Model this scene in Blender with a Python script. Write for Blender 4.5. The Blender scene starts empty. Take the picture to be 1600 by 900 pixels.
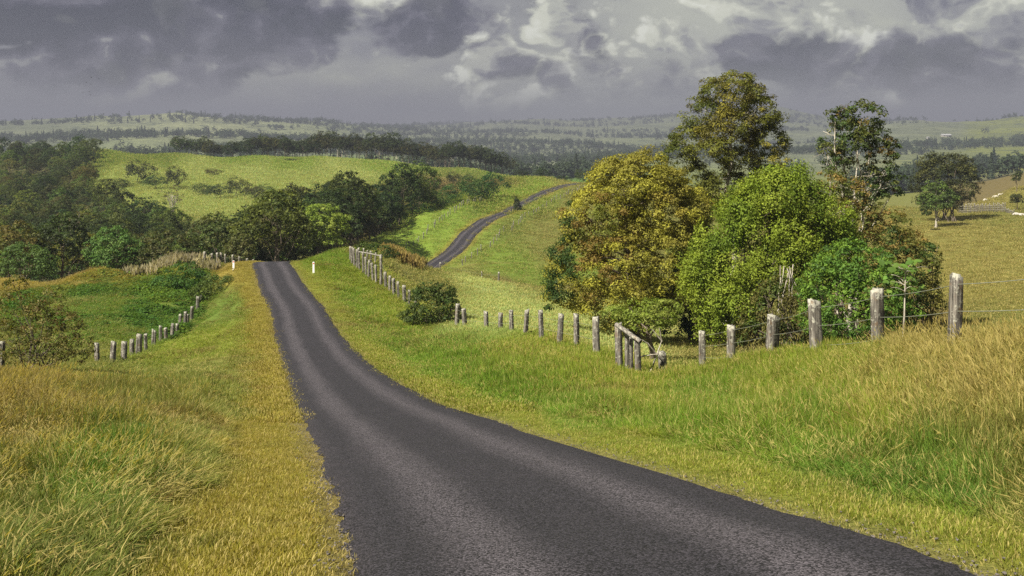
import bpy, bmesh, math, random
import numpy as np
from mathutils import Vector, Matrix

sc = bpy.context.scene
COL = sc.collection
R = math.radians
F = 1555.6          # focal length in photograph pixels
HY = 220.0          # row of eye level in the photograph

# ------------------------------------------------------------------ camera
cam_d = bpy.data.cameras.new('camera')
cam = bpy.data.objects.new('camera', cam_d)
COL.objects.link(cam)
cam_d.sensor_width = 36.0
cam_d.lens = 35.0
cam_d.shift_y = -230.0 / 1600.0
cam_d.clip_start = 0.2
cam_d.clip_end = 40000.0
cam.location = (0, 0, 0)
cam.rotation_euler = (R(90), 0, 0)
sc.camera = cam

# ------------------------------------------------------------------ exposure and render
EXPO = 1.15
sc.view_settings.view_transform = 'Standard'
sc.view_settings.look = 'None'
sc.view_settings.exposure = EXPO
sc.view_settings.gamma = 1.0
sc.render.engine = 'CYCLES'
cy = sc.cycles
cy.max_bounces = 6
cy.diffuse_bounces = 2
cy.glossy_bounces = 2
cy.transmission_bounces = 2
cy.transparent_max_bounces = 4
cy.volume_bounces = 0
cy.use_denoising = False
try:
    cy.denoiser = 'OPENIMAGEDENOISE'
    cy.denoising_input_passes = 'RGB_ALBEDO_NORMAL'
except Exception:
    pass
cy.sample_clamp_indirect = 4.0
cy.blur_glossy = 1.0

# ------------------------------------------------------------------ sun
SUN_EL, SUN_AZ = R(46), R(-128)        # azimuth from +Y towards +X
sun_d = bpy.data.lights.new('sun', 'SUN')
sun_d.energy = 5.0
sun_d.angle = R(0.6)
sun_d.color = (1.0, 0.94, 0.80)
sun = bpy.data.objects.new('sun', sun_d)
COL.objects.link(sun)
sdir = Vector((math.sin(SUN_AZ) * math.cos(SUN_EL), math.cos(SUN_AZ) * math.cos(SUN_EL), math.sin(SUN_EL)))
sun.rotation_euler = sdir.to_track_quat('Z', 'Y').to_euler()


# ------------------------------------------------------------------ node helper
class NT:
    def __init__(self, tree):
        self.t = tree
        self.n = tree.nodes
        self.l = tree.links

    def new(self, kind, **kw):
        nd = self.n.new(kind)
        for k, v in kw.items():
            setattr(nd, k, v)
        return nd

    def put(self, sock, v):
        if v is None:
            return
        if isinstance(v, bpy.types.NodeSocket):
            self.l.new(v, sock)
        else:
            if isinstance(v, (tuple, list)) and len(v) == 3 and sock.type == 'RGBA':
                v = (*v, 1.0)
            sock.default_value = v

    def math(self, op, a, b=None, c=None, clamp=False):
        nd = self.new('ShaderNodeMath', operation=op, use_clamp=clamp)
        self.put(nd.inputs[0], a)
        self.put(nd.inputs[1], b)
        self.put(nd.inputs[2], c)
        return nd.outputs[0]

    def vmath(self, op, a, b=None, out=0):
        nd = self.new('ShaderNodeVectorMath', operation=op)
        self.put(nd.inputs[0], a)
        self.put(nd.inputs[1], b)
        return nd.outputs[out]

    def noise(self, vec, scale, detail=4, rough=.55, dist=0.0, out=0):
        nd = self.new('ShaderNodeTexNoise')
        if vec is not None:
            self.put(nd.inputs['Vector'], vec)
        nd.inputs['Scale'].default_value = scale
        nd.inputs['Detail'].default_value = detail
        nd.inputs['Roughness'].default_value = rough
        nd.inputs['Distortion'].default_value = dist
        return nd.outputs[out]

    def ramp(self, v, a, b, c=0.0, d=1.0, smooth=True):
        nd = self.new('ShaderNodeMapRange')
        nd.interpolation_type = 'SMOOTHSTEP' if smooth else 'LINEAR'
        self.put(nd.inputs[0], v)
        for i, q in enumerate((a, b, c, d)):
            nd.inputs[1 + i].default_value = q
        return nd.outputs[0]

    def mix(self, f, a, b, mode='MIX'):
        nd = self.new('ShaderNodeMix', data_type='RGBA', blend_type=mode)
        self.put(nd.inputs[0], f)
        self.put(nd.inputs[6], a)
        self.put(nd.inputs[7], b)
        return nd.outputs[2]


# ------------------------------------------------------------------ world: sky with clouds
wd = bpy.data.worlds.new('World')
sc.world = wd
wd.use_nodes = True
w = NT(wd.node_tree)
for nd in list(w.n):
    w.n.remove(nd)
out = w.new('ShaderNodeOutputWorld')
bg = w.new('ShaderNodeBackground')
SKY_K = 0.1
bg.inputs['Strength'].default_value = SKY_K
w.l.new(bg.outputs[0], out.inputs[0])
sky = w.new('ShaderNodeTexSky', sky_type='NISHITA')
sky.sun_disc = False
sky.sun_elevation = SUN_EL
sky.sun_rotation = SUN_AZ
sky.altitude = 700
gen = w.new('ShaderNodeTexCoord').outputs['Generated']
sp = w.new('ShaderNodeSeparateXYZ')
w.l.new(gen, sp.inputs[0])
el = sp.outputs[2]
ZS = 1.45
V = w.vmath('MULTIPLY', gen, (1.0, 1.0, ZS))


def vdir(px, py):
    v = Vector(((px - 800) / F, 1.0, (HY - py) / F)).normalized()
    return (v.x, v.y, v.z * ZS)


def lin(c):
    return tuple(((x / 255 + .055) / 1.055) ** 2.4 if x > 10 else x / 255 / 12.92 for x in c)


def sk(c):                                  # wanted picture colour -> value fed to the background
    k = 1.0 / (SKY_K * 2 ** EXPO)
    return tuple(x * k for x in lin(c))


warp = w.vmath('SCALE', w.vmath('SUBTRACT', w.noise(V, 6.0, 3, .5, out=1), (.5, .5, .5)))
warp.node.inputs['Scale'].default_value = 0.07
Vw = w.vmath('ADD', V, warp)


def billow(vec, scale, det, rough):
    """rounded cauliflower heads: 0 in the creases, 1 on the heads"""
    tot, amp, norm = None, 1.0, 0.0
    for i in range(det):
        n_ = w.noise(w.vmath('ADD', vec, (3.1 * i, 1.7 * i, 5.3 * i)), scale * 2.05 ** i, 0, .5)
        q = w.math('MULTIPLY', w.math('ABSOLUTE', w.math('SUBTRACT', n_, .5)), amp * 3.2)
        tot = q if tot is None else w.math('ADD', tot, q)
        norm += amp
        amp *= rough
    return w.math('DIVIDE', tot, norm)


def field(vec, det):
    big = w.noise(vec, 6.0, 3, .5, 0.0)
    return w.math('ADD', w.math('MULTIPLY', big, .75), w.math('MULTIPLY', billow(vec, 12.0, det, .5), 0.45))


def cloud_layer(off, blobs, base, gain, soft, shade_k):
    """(cover, light) of one bank of clouds: lit heads towards the sun side, dim undersides"""
    v = w.vmath('ADD', Vw, off)
    a0 = field(v, 6)
    a1 = field(w.vmath('ADD', v, (-0.012, -0.004, 0.020)), 4)
    wide = w.noise(v, 2.2, 2, .5)
    d = w.math('MULTIPLY', w.math('SUBTRACT', a0, .56), gain)
    d = w.math('ADD', d, w.math('ADD', base, w.math('MULTIPLY', w.math('SUBTRACT', wide, .5), .35)))
    for px, py, rad, wt in blobs:
        dist = w.vmath('DISTANCE', V, vdir(px, py), out=1)
        d = w.math('ADD', d, w.ramp(dist, 0.0, rad / F * 1.3, wt, 0.0))
    cover = w.ramp(d, 0.0, soft)
    light = w.math('MULTIPLY', w.math('SUBTRACT', a0, a1), shade_k)
    light = w.math('SUBTRACT', w.math('ADD', light, .62), w.math('MULTIPLY', w.ramp(d, .0, .55), .42))
    return cover, light, a0


def tones(v, stops):
    cr = w.new('ShaderNodeValToRGB')
    cr.color_ramp.interpolation = 'EASE'
    els = cr.color_ramp.elements
    for i, (p, c) in enumerate(stops):
        e = els[i] if i < 2 else els.new(p)
        e.position = p
        e.color = (*[x * 0.1 for x in sk(c)], 1)
    w.put(cr.inputs[0], v)
    o = w.vmath('SCALE', cr.outputs[0])
    o.node.inputs['Scale'].default_value = 10.0
    return o


back_n = w.noise(w.vmath('MULTIPLY', Vw, (1, 1, 1.6)), 6.5, 6, .55)
back = tones(back_n, [(.28, (112, 109, 118)), (.45, (142, 140, 144)), (.58, (168, 167, 160)), (.74, (192, 192, 174))])
warm = w.ramp(w.vmath('DISTANCE', V, vdir(1150, 10), out=1), 0, 480 / F, 1, 0)
back = w.mix(w.math('MULTIPLY', warm, .75), back, sk((206, 207, 188)))
cB, lB, f0 = cloud_layer((0, 0, 0), [(880, 75, 160, .32), (1110, 50, 230, .26), (1250, 50, 150, .30), (1510, 45, 170, .40), (640, 25, 90, .16), (830, 20, 120, .2), (80, 75, 110, .22), (540, 55, 80, .2), (715, 100, 70, .2), (270, 95, 60, .15)], -.10, 1.6, .13, 3.6)
bright = tones(lB, [(.0, (118, 115, 124)), (.3, (152, 150, 150)), (.52, (192, 192, 178)), (.75, (226, 226, 206)), (1.0, (244, 244, 228))])
cC, lC, _ = cloud_layer((2.3, 1.1, .7), [(290, 50, 240, .50), (120, 10, 190, .42), (470, 60, 120, .30), (690, 30, 120, .60), (430, 0, 110, .3), (620, 65, 80, .2), (60, 100, 200, .2),
                                        (950, 125, 140, .34), (1080, 110, 110, .24), (1210, 112, 120, .34), (1350, 112, 130, .42), (1550, 108, 120, .55), (1440, 100, 90, .34), (1340, 5, 55, .30), (940, 0, 90, .30), (880, 40, 120, .22), (1290, 75, 60, .22), (1130, 80, 50, .12)], -.20, 1.6, .22, 3.0)
dark = tones(lC, [(.0, (40, 34, 50)), (.3, (62, 56, 72)), (.6, (100, 95, 108)), (.85, (158, 156, 154)), (1.0, (188, 187, 175))])
clouds = w.mix(cB, back, bright)
clouds = w.mix(w.math('MULTIPLY', cC, .93), clouds, dark)
# veil of rain light under the cloud base
veil_n = w.noise(w.vmath('MULTIPLY', V, (1, 1, 2.5)), 3.5, 4, .5)
veil_c = w.mix(w.ramp(veil_n, .36, .64), sk((112, 110, 122)), sk((140, 139, 145)))
glow = w.ramp(w.vmath('DISTANCE', V, vdir(960, 170), out=1), 0, 420 / F, 1, 0)
veil_c = w.mix(w.math('MULTIPLY', glow, .7), veil_c, sk((176, 178, 172)))
glow2 = w.ramp(w.vmath('DISTANCE', V, vdir(420, 175), out=1), 0, 330 / F, 1, 0)
veil_c = w.mix(w.math('MULTIPLY', glow2, .5), veil_c, sk((150, 147, 154)))
vf = w.ramp(w.math('ADD', el, w.math('MULTIPLY', w.math('SUBTRACT', f0, .6), .04)), 0.020, 0.072, 1.0, 0.0)
skyc = w.mix(vf, clouds, veil_c)
wd.cycles.sampling_method = 'MANUAL'
wd.cycles.sample_map_resolution = 512
# a little of the clear sky shows through everywhere above the clouds
skyc = w.mix(w.ramp(el, .3, .9, .04, .25), skyc, sky.outputs[0])
w.put(bg.inputs['Color'], skyc)

# ------------------------------------------------------------------ generic helpers
rng = np.random.default_rng(7)


def tag(o, label=None, cat=None, group=None, kind=None):
    for k, v in (('label', label), ('category', cat), ('group', group), ('kind', kind)):
        if v:
            o[k] = v
    return o


def empty(name, loc, rz=0.0, sc_=1.0):
    o = bpy.data.objects.new(name, None)
    o.location = loc
    o.rotation_euler = (0, 0, rz)
    o.scale = (sc_,) * 3 if not isinstance(sc_, tuple) else sc_
    o.empty_display_size = .2
    COL.objects.link(o)
    return o


def link(name, me, mat=None, parent=None, loc=None):
    o = bpy.data.objects.new(name, me)
    if mat is not None and not me.materials:
        me.materials.append(mat)
    if parent is not None:
        o.parent = parent
    if loc is not None:
        o.location = loc
    COL.objects.link(o)
    return o


def np_mesh(name, verts, faces, smooth=False):
    """verts (N,3), faces list of int arrays of shape (M,k)."""
    me = bpy.data.meshes.new(name)
    verts = np.asarray(verts, np.float32)
    if not isinstance(faces, list):
        faces = [faces]
    faces = [np.asarray(f, np.int32) for f in faces if len(f)]
    nl = sum(f.size for f in faces)
    nf = sum(len(f) for f in faces)
    me.vertices.add(len(verts))
    me.vertices.foreach_set('co', verts.ravel())
    me.loops.add(nl)
    me.polygons.add(nf)
    me.loops.foreach_set('vertex_index', np.concatenate([f.ravel() for f in faces]))
    ls, st = [], 0
    for f in faces:
        k = f.shape[1]
        ls.append(st + np.arange(len(f)) * k)
        st += f.size
    me.polygons.foreach_set('loop_start', np.concatenate(ls).astype(np.int32))
    me.update(calc_edges=True)
    if smooth:
        me.polygons.foreach_set('use_smooth', np.ones(nf, bool))
    return me


def vcol(me, name, rgb):
    a = me.attributes.new(name, 'FLOAT_COLOR', 'POINT')
    c = np.ones((len(rgb), 4), np.float32)
    c[:, :3] = rgb
    a.data.foreach_set('color', c.ravel())


def vfloat(me, name, v):
    a = me.attributes.new(name, 'FLOAT', 'POINT')
    a.data.foreach_set('value', np.asarray(v, np.float32))


def hash2(ix, iy, seed):
    h = (ix.astype(np.int64) * 374761393 + iy.astype(np.int64) * 668265263 + seed * 1442695041) & 0x7fffffff
    h = (h ^ (h >> 13)) * 1274126177 & 0x7fffffff
    h = h ^ (h >> 16)
    return (h & 0xffff) / 65535.0


def vnoise(x, y, seed=0):
    ix, iy = np.floor(x), np.floor(y)
    fx, fy = x - ix, y - iy
    fx = fx * fx * fx * (fx * (fx * 6 - 15) + 10)
    fy = fy * fy * fy * (fy * (fy * 6 - 15) + 10)
    ix = ix.astype(np.int64)
    iy = iy.astype(np.int64)
    a, b = hash2(ix, iy, seed), hash2(ix + 1, iy, seed)
    c, d = hash2(ix, iy + 1, seed), hash2(ix + 1, iy + 1, seed)
    return (a + (b - a) * fx) * (1 - fy) + (c + (d - c) * fx) * fy


def fbm(x, y, seed=0, octv=4):
    s, a, t = 0.0, 1.0, 0.0
    for o in range(octv):
        s = s + a * (vnoise(x * 2 ** o + 17.3 * o, y * 2 ** o - 9.1 * o, seed + o) - .5)
        t += a
        a *= .5
    return s / t * 2


def smooth(a, b, x):
    t = np.clip((x - a) / (b - a), 0, 1)
    return t * t * (3 - 2 * t)


# ------------------------------------------------------------------ roads: centre lines (x, y, z) in metres
road1 = np.array([[1.21, 4.64, -2.41], [0.83, 6.6, -2.76], [0.47, 8.56, -3.25], [0.02, 10.52, -3.66], [-0.63, 13.45, -4.32],
                  [-1.35, 16.36, -4.95], [-2.29, 20.25, -5.74], [-3.49, 25.11, -6.76], [-4.97, 30.93, -7.79], [-6.94, 38.69, -9.01],
                  [-9.45, 48.38, -10.24], [-12.0, 58.06, -11.08], [-14.81, 68.7, -11.56], [-18.39, 80.16, -11.92], [-21.83, 91.66, -11.88]])
road1 = np.vstack([[[5.2, -14, -.6], [3.1, -4.5, -1.25], [2.0, 0.8, -1.9]], road1,
                   [[-23.7, 98, -12.05], [-24.6, 106, -12.9], [-24.0, 116, -14.8], [-22.5, 130, -18.0], [-20, 150, -22.0], [-18, 175, -24.8]]])
r2 = [(674, 416, 200), (710, 391, 212), (734, 363, 226), (750, 351, 234), (760, 344, 241), (766, 341, 245), (778, 336.5, 252),
      (793, 330, 262), (806, 323, 270), (825, 313, 282), (845, 303, 295), (864, 295, 308), (886, 289, 325), (907, 286.5, 345)]
road2 = np.array([((a - 800) / F * c, c, -(b - HY) / F * c) for a, b, c in r2])
road2 = np.vstack([road2, [[31, 375, -16.5], [40, 410, -21]]])
roadL = np.vstack([road1, road2])


def resample(P, step):
    """Hermite through the points, then even steps."""
    d = np.r_[0, np.cumsum(np.linalg.norm(np.diff(P[:, :2], axis=0), axis=1))]
    s = np.arange(0, d[-1], step)
    i = np.clip(np.searchsorted(d, s, side='right') - 1, 0, len(d) - 2)
    h = d[i + 1] - d[i]
    t = ((s - d[i]) / h)[:, None]
    h = h[:, None]
    m = np.stack([np.gradient(P[:, k], d) for k in range(3)], 1)
    return (2 * t**3 - 3 * t**2 + 1) * P[i] + (t**3 - 2 * t**2 + t) * h * m[i] + (-2 * t**3 + 3 * t**2) * P[i + 1] + (t**3 - t**2) * h * m[i + 1]


RC = resample(roadL, 0.5)
RT = np.gradient(RC[:, :2], axis=0)
RT /= np.linalg.norm(RT, axis=1)[:, None]
RNV = np.stack([RT[:, 1], -RT[:, 0]], 1)      # to the right of travel
RW = 1.85
RW2 = 2.15


def road_info(X, Y):
    """signed distance to the centre line (right positive), road height, index of nearest centre point."""
    X = np.asarray(X, float)
    Y = np.asarray(Y, float)
    sd = np.full(X.shape, 99.0)
    rz = np.zeros(X.shape)
    idx = np.zeros(X.shape, int)
    near = np.where((Y > -20) & (Y < 420) & (X > -45) & (X < 60))[0]
    P2 = RC[:, :2]
    for k in range(0, len(near), 20000):
        q = near[k:k + 20000]
        p = np.stack([X[q], Y[q]], 1)
        c = RC[::6, :2]
        j = ((p[:, None, :] - c[None]) ** 2).sum(2).argmin(1) * 6
        best = np.full(len(q), 1e9)
        bj = j.copy()
        for o in range(-6, 7):
            jj = np.clip(j + o, 0, len(RC) - 1)
            dd = ((p - P2[jj]) ** 2).sum(1)
            m = dd < best
            best[m] = dd[m]
            bj[m] = jj[m]
        dv = p - P2[bj]
        along = (dv * RT[bj]).sum(1)
        s = (dv * RNV[bj]).sum(1)
        ends = (np.abs(along) > 1.0)
        s = np.where(ends, np.sign(s + 1e-9) * np.sqrt(best), s)
        nb = np.clip(bj + np.sign(along).astype(int), 0, len(RC) - 1)
        z = RC[bj, 2] + (RC[nb, 2] - RC[bj, 2]) * np.clip(np.abs(along) / .5, 0, 1)
        sd[q] = s
        rz[q] = z
        idx[q] = bj
    return sd, rz, idx


# ------------------------------------------------------------------ terrain: heights known along sight lines (column, distance, row)
CP = []


def prof(px, *pairs):
    for Y, py in pairs:
        CP.append((px, Y, py))


prof(-900, (3.2, 1500), (6, 960), (12, 730), (25, 600), (50, 560), (90, 480), (150, 430), (300, 350), (500, 270), (700, 262), (1100, 250), (1800, 228), (3000, 205), (6000, 200), (9000, 214))
prof(-250, (3.2, 1480), (6, 930), (9, 805), (14, 702), (24, 625), (42, 592), (60, 550), (85, 490), (105, 452), (130, 495), (160, 465), (210, 428), (300, 362), (400, 308), (470, 275), (540, 242), (700, 262), (1100, 250), (1800, 229), (3000, 203))
prof(0, (3.2, 1470), (6.3, 905), (9, 800), (14, 700), (24, 622), (42, 582), (60, 540), (85, 475), (100, 444), (112, 445), (130, 490), (160, 463), (210, 428), (300, 360), (400, 306), (470, 274), (540, 243), (700, 262), (1100, 252), (1800, 228), (2600, 206), (3200, 194), (3700, 197), (6000, 203), (9000, 214))
prof(150, (6.3, 902), (9, 800), (14, 700), (24, 622), (50, 570), (70, 510), (90, 455), (105, 428), (115, 424), (130, 470), (160, 452), (210, 420), (290, 352), (380, 295), (460, 257), (520, 237), (580, 238), (700, 262), (1100, 252), (1800, 228), (2600, 206), (3200, 184), (3700, 188), (6000, 203))
prof(200, (44, 590), (53, 567), (58, 553))
prof(240, (48, 582), (55, 558), (62, 540), (70, 524))
prof(310, (60, 540), (74, 512), (84, 489))
prof(280, (6.4, 890), (9, 800), (14, 700), (25, 622), (40, 582), (55, 553), (67, 528), (75, 507), (90, 460), (100, 430), (114, 406), (120, 408), (132, 455), (160, 445), (210, 412), (290, 340), (370, 298), (450, 262), (520, 242), (580, 243), (700, 264), (1100, 252), (1800, 227), (2600, 205), (3200, 178), (3700, 184), (6000, 203))
prof(400, (6.4, 890), (9.2, 795), (14, 700), (110, 412), (120, 414), (140, 455), (170, 445), (220, 405), (300, 325), (380, 293), (460, 262), (525, 245), (545, 243), (600, 248), (700, 264), (1100, 252), (1800, 228), (2800, 204), (3400, 188), (3900, 193), (6000, 202))
prof(430, (100, 420), (125, 428), (160, 440), (200, 412))
prof(500, (95, 408), (104, 403), (118, 410), (165, 420), (200, 392), (260, 345), (340, 300), (430, 270), (520, 247), (560, 244), (600, 250), (700, 264), (1800, 230), (2800, 212), (3600, 193), (4200, 197), (6000, 202))
prof(550, (66, 500), (80, 470), (95, 415), (104, 391), (112, 390), (135, 398), (180, 400), (207, 377), (225, 379), (280, 345), (350, 300), (440, 268), (560, 248))
prof(600, (50, 560), (66, 505), (75, 485), (88, 446), (105, 415), (120, 402), (135, 405), (165, 410), (200, 396), (222, 368), (238, 361), (252, 361), (300, 328), (380, 293), (460, 268), (545, 250), (575, 249), (620, 255), (700, 264), (1100, 256), (1800, 234), (2800, 222), (4500, 199), (6000, 198.5), (9000, 214))
prof(645, (80, 480), (105, 440), (124, 417), (135, 417), (150, 424), (175, 418))
prof(665, (66, 514), (90, 470), (120, 428), (132, 419), (145, 424), (170, 428), (235, 340), (258, 327), (276, 328), (330, 305))
prof(730, (14, 665), (25, 618), (40, 570), (58, 518), (80, 482), (105, 450), (125, 434), (132, 432), (148, 440), (175, 432), (190, 418), (235, 345), (262, 318), (290, 306), (320, 296), (360, 288), (400, 290), (480, 275), (550, 262), (600, 266), (700, 275), (1100, 262), (1800, 242), (2800, 226), (4500, 200), (6000, 194), (9000, 214))
prof(800, (11, 690), (20, 630), (35, 575), (52, 530), (75, 492), (100, 463), (125, 445), (135, 443), (150, 450), (170, 442), (200, 400), (230, 364), (330, 288), (352, 280), (372, 278), (420, 286), (500, 282), (560, 276), (700, 285), (1100, 264), (1500, 256), (2500, 232), (4000, 206), (6000, 191), (9000, 214))
prof(850, (50, 534), (72, 500), (100, 470), (126, 452), (138, 450), (152, 456), (172, 445), (200, 402), (230, 368), (270, 330), (345, 284), (365, 279), (385, 280), (450, 292), (700, 285), (1100, 264), (1500, 257), (2500, 232), (4000, 206), (6000, 189.5))
prof(930, (10.5, 705), (20, 640), (41, 556), (60, 522), (80, 494), (110, 464), (135, 448), (155, 448), (180, 422), (220, 372), (260, 338), (310, 303), (350, 284), (368, 280), (400, 285), (480, 300), (700, 285), (1100, 262), (1500, 255), (2500, 230), (4000, 205), (6000, 187.5))
prof(1000, (11, 716), (15, 680), (22, 640), (36, 592), (55, 545), (75, 512), (105, 475), (140, 445), (180, 405), (230, 360), (290, 315), (345, 288), (370, 285), (420, 292), (700, 290), (1100, 262), (1500, 253), (2500, 230), (4000, 204), (6000, 184))
prof(1100, (9.6, 742), (14, 690), (20, 648), (34, 590), (40, 570), (55, 552), (80, 512), (120, 462), (180, 400), (250, 345), (330, 308), (360, 305), (420, 315), (700, 300), (1100, 262), (2500, 228), (4000, 202), (6000, 174))
prof(1215, (8.9, 780), (12, 706), (18, 645), (34, 556), (45, 555), (60, 536), (90, 492), (140, 430), (200, 376), (270, 338), (310, 326), (340, 326), (420, 340), (700, 300), (1100, 265), (2500, 228), (4000, 200), (6000, 166), (9000, 208))
prof(1300, (8.4, 806), (11, 732), (16, 655), (27, 556), (38, 562), (60, 532), (90, 488), (140, 428), (200, 376), (260, 340), (290, 330), (320, 331), (420, 345), (700, 300), (1100, 268), (2500, 225), (4000, 203), (6000, 186))
prof(1380, (8.0, 830), (11, 740), (15, 655), (23, 552), (34, 572), (60, 540), (90, 490), (140, 428), (190, 378), (250, 334), (280, 324), (310, 326), (420, 345), (700, 298), (1100, 266), (1800, 236), (2500, 200), (2900, 190), (3400, 196), (6000, 192))
prof(1490, (7.4, 868), (10, 760), (14, 640), (19.5, 556), (28, 586), (45, 580), (65, 530), (95, 478), (140, 420), (190, 374), (235, 338), (262, 327), (290, 323), (320, 328), (420, 350), (600, 288), (700, 292), (1100, 262), (1800, 234), (2500, 198), (2900, 190), (3400, 196), (6000, 196))
prof(1600, (6.9, 900), (9, 790), (12, 655), (15, 572), (22, 590), (35, 590), (55, 548), (75, 505), (110, 445), (160, 388), (210, 347), (240, 331), (262, 318), (285, 299), (300, 292), (330, 298), (420, 340), (600, 270), (680, 272), (1100, 256), (1800, 232), (2500, 198), (2900, 189), (3400, 196), (6000, 198))
prof(1850, (6.5, 930), (9, 780), (12, 640), (16, 545), (25, 560), (55, 530), (110, 440), (200, 345), (300, 285), (420, 330), (600, 268), (1100, 255), (2500, 200), (2900, 190), (6000, 200))
prof(2500, (3.2, 1200), (8, 740), (16, 520), (60, 500), (200, 340), (400, 300), (700, 270), (2500, 205), (6000, 202), (9000, 214))
CP.append((400, 9000, 214))
# the roads themselves pin the ground
for c in RC[::10]:
    if 4 < c[1] < 360:
        n_ = RNV[np.argmin(((RC - c) ** 2).sum(1))]
        for s_ in ((-2.6, 2.6) if c[1] < 112 else (0,)):
            x_, y_ = c[0] + n_[0] * s_, max(c[1] + n_[1] * s_, 3.2)
            CP.append((800 + F * x_ / y_, y_, HY - F * c[2] / y_))
CP = np.array(CP, float)
# two pins almost on one spot fight each other: drop the later one
keep = []
cu = np.stack([CP[:, 0] / 260.0, np.log(CP[:, 1]) * 1.25], 1)
for i in range(len(CP)):
    if all(((cu[i] - cu[j]) ** 2).sum() > .03 ** 2 for j in keep):
        keep.append(i)
CP = CP[keep]
cu = cu[keep]
ct = (CP[:, 2] - HY) / F
C2 = 0.06 ** 2


def _phi(a, b):
    return np.sqrt(((a[:, None, :] - b[None]) ** 2).sum(2) + C2)


n_cp = len(cu)
A = np.zeros((n_cp + 3, n_cp + 3))
A[:n_cp, :n_cp] = _phi(cu, cu) + np.eye(n_cp) * 1e-3
A[:n_cp, n_cp] = 1
A[:n_cp, n_cp + 1:] = cu
A[n_cp:, :n_cp] = A[:n_cp, n_cp:].T
SOL = np.linalg.solve(A, np.r_[ct, 0, 0, 0])


def base_h(X, Y):
    Yc = np.maximum(Y, 3.2)
    u = np.stack([np.clip(800 + F * X / Yc, -900, 2500) / 260.0, np.log(np.minimum(Yc, 9000)) * 1.25], 1)
    o = np.empty(len(u))
    for k in range(0, len(u), 20000):
        q = u[k:k + 20000]
        o[k:k + 20000] = _phi(q, cu) @ SOL[:n_cp] + SOL[n_cp] + q @ SOL[n_cp + 1:]
    return -o * Yc


def height(X, Y, info=None):
    X = np.atleast_1d(np.asarray(X, float))
    Y = np.atleast_1d(np.asarray(Y, float))
    z = base_h(X, Y)
    D = np.hypot(X, Y)
    z = z + fbm(X / 1.7, Y / 1.7, 3, 3) * .07 * smooth(400, 60, D) + fbm(X / 9, Y / 9, 11, 3) * .22 * smooth(20, 70, D)
    z = z + fbm(X / 45, Y / 45, 5, 3) * 1.0 * smooth(120, 400, D)
    z = z + fbm(X / 420, Y / 420, 21, 5) * smooth(900, 2600, D) * 26
    sd, rz, _ = road_info(X, Y) if info is None else info
    a = np.abs(sd)
    wgt = smooth(np.where(Y > 170, 9.0, 4.2), 2.1, a)
    rw = np.where(Y > 150, RW2, RW)
    tgt = rz - .07 + .06 * smooth(rw - .12, rw + .5, a)
    return z * (1 - wgt) + tgt * wgt


def at(px, Y):
    """ground point under photograph column px at distance Y."""
    X = (px - 800) / F * Y
    return np.array([X, Y, height([X], [Y])[0]])


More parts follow.
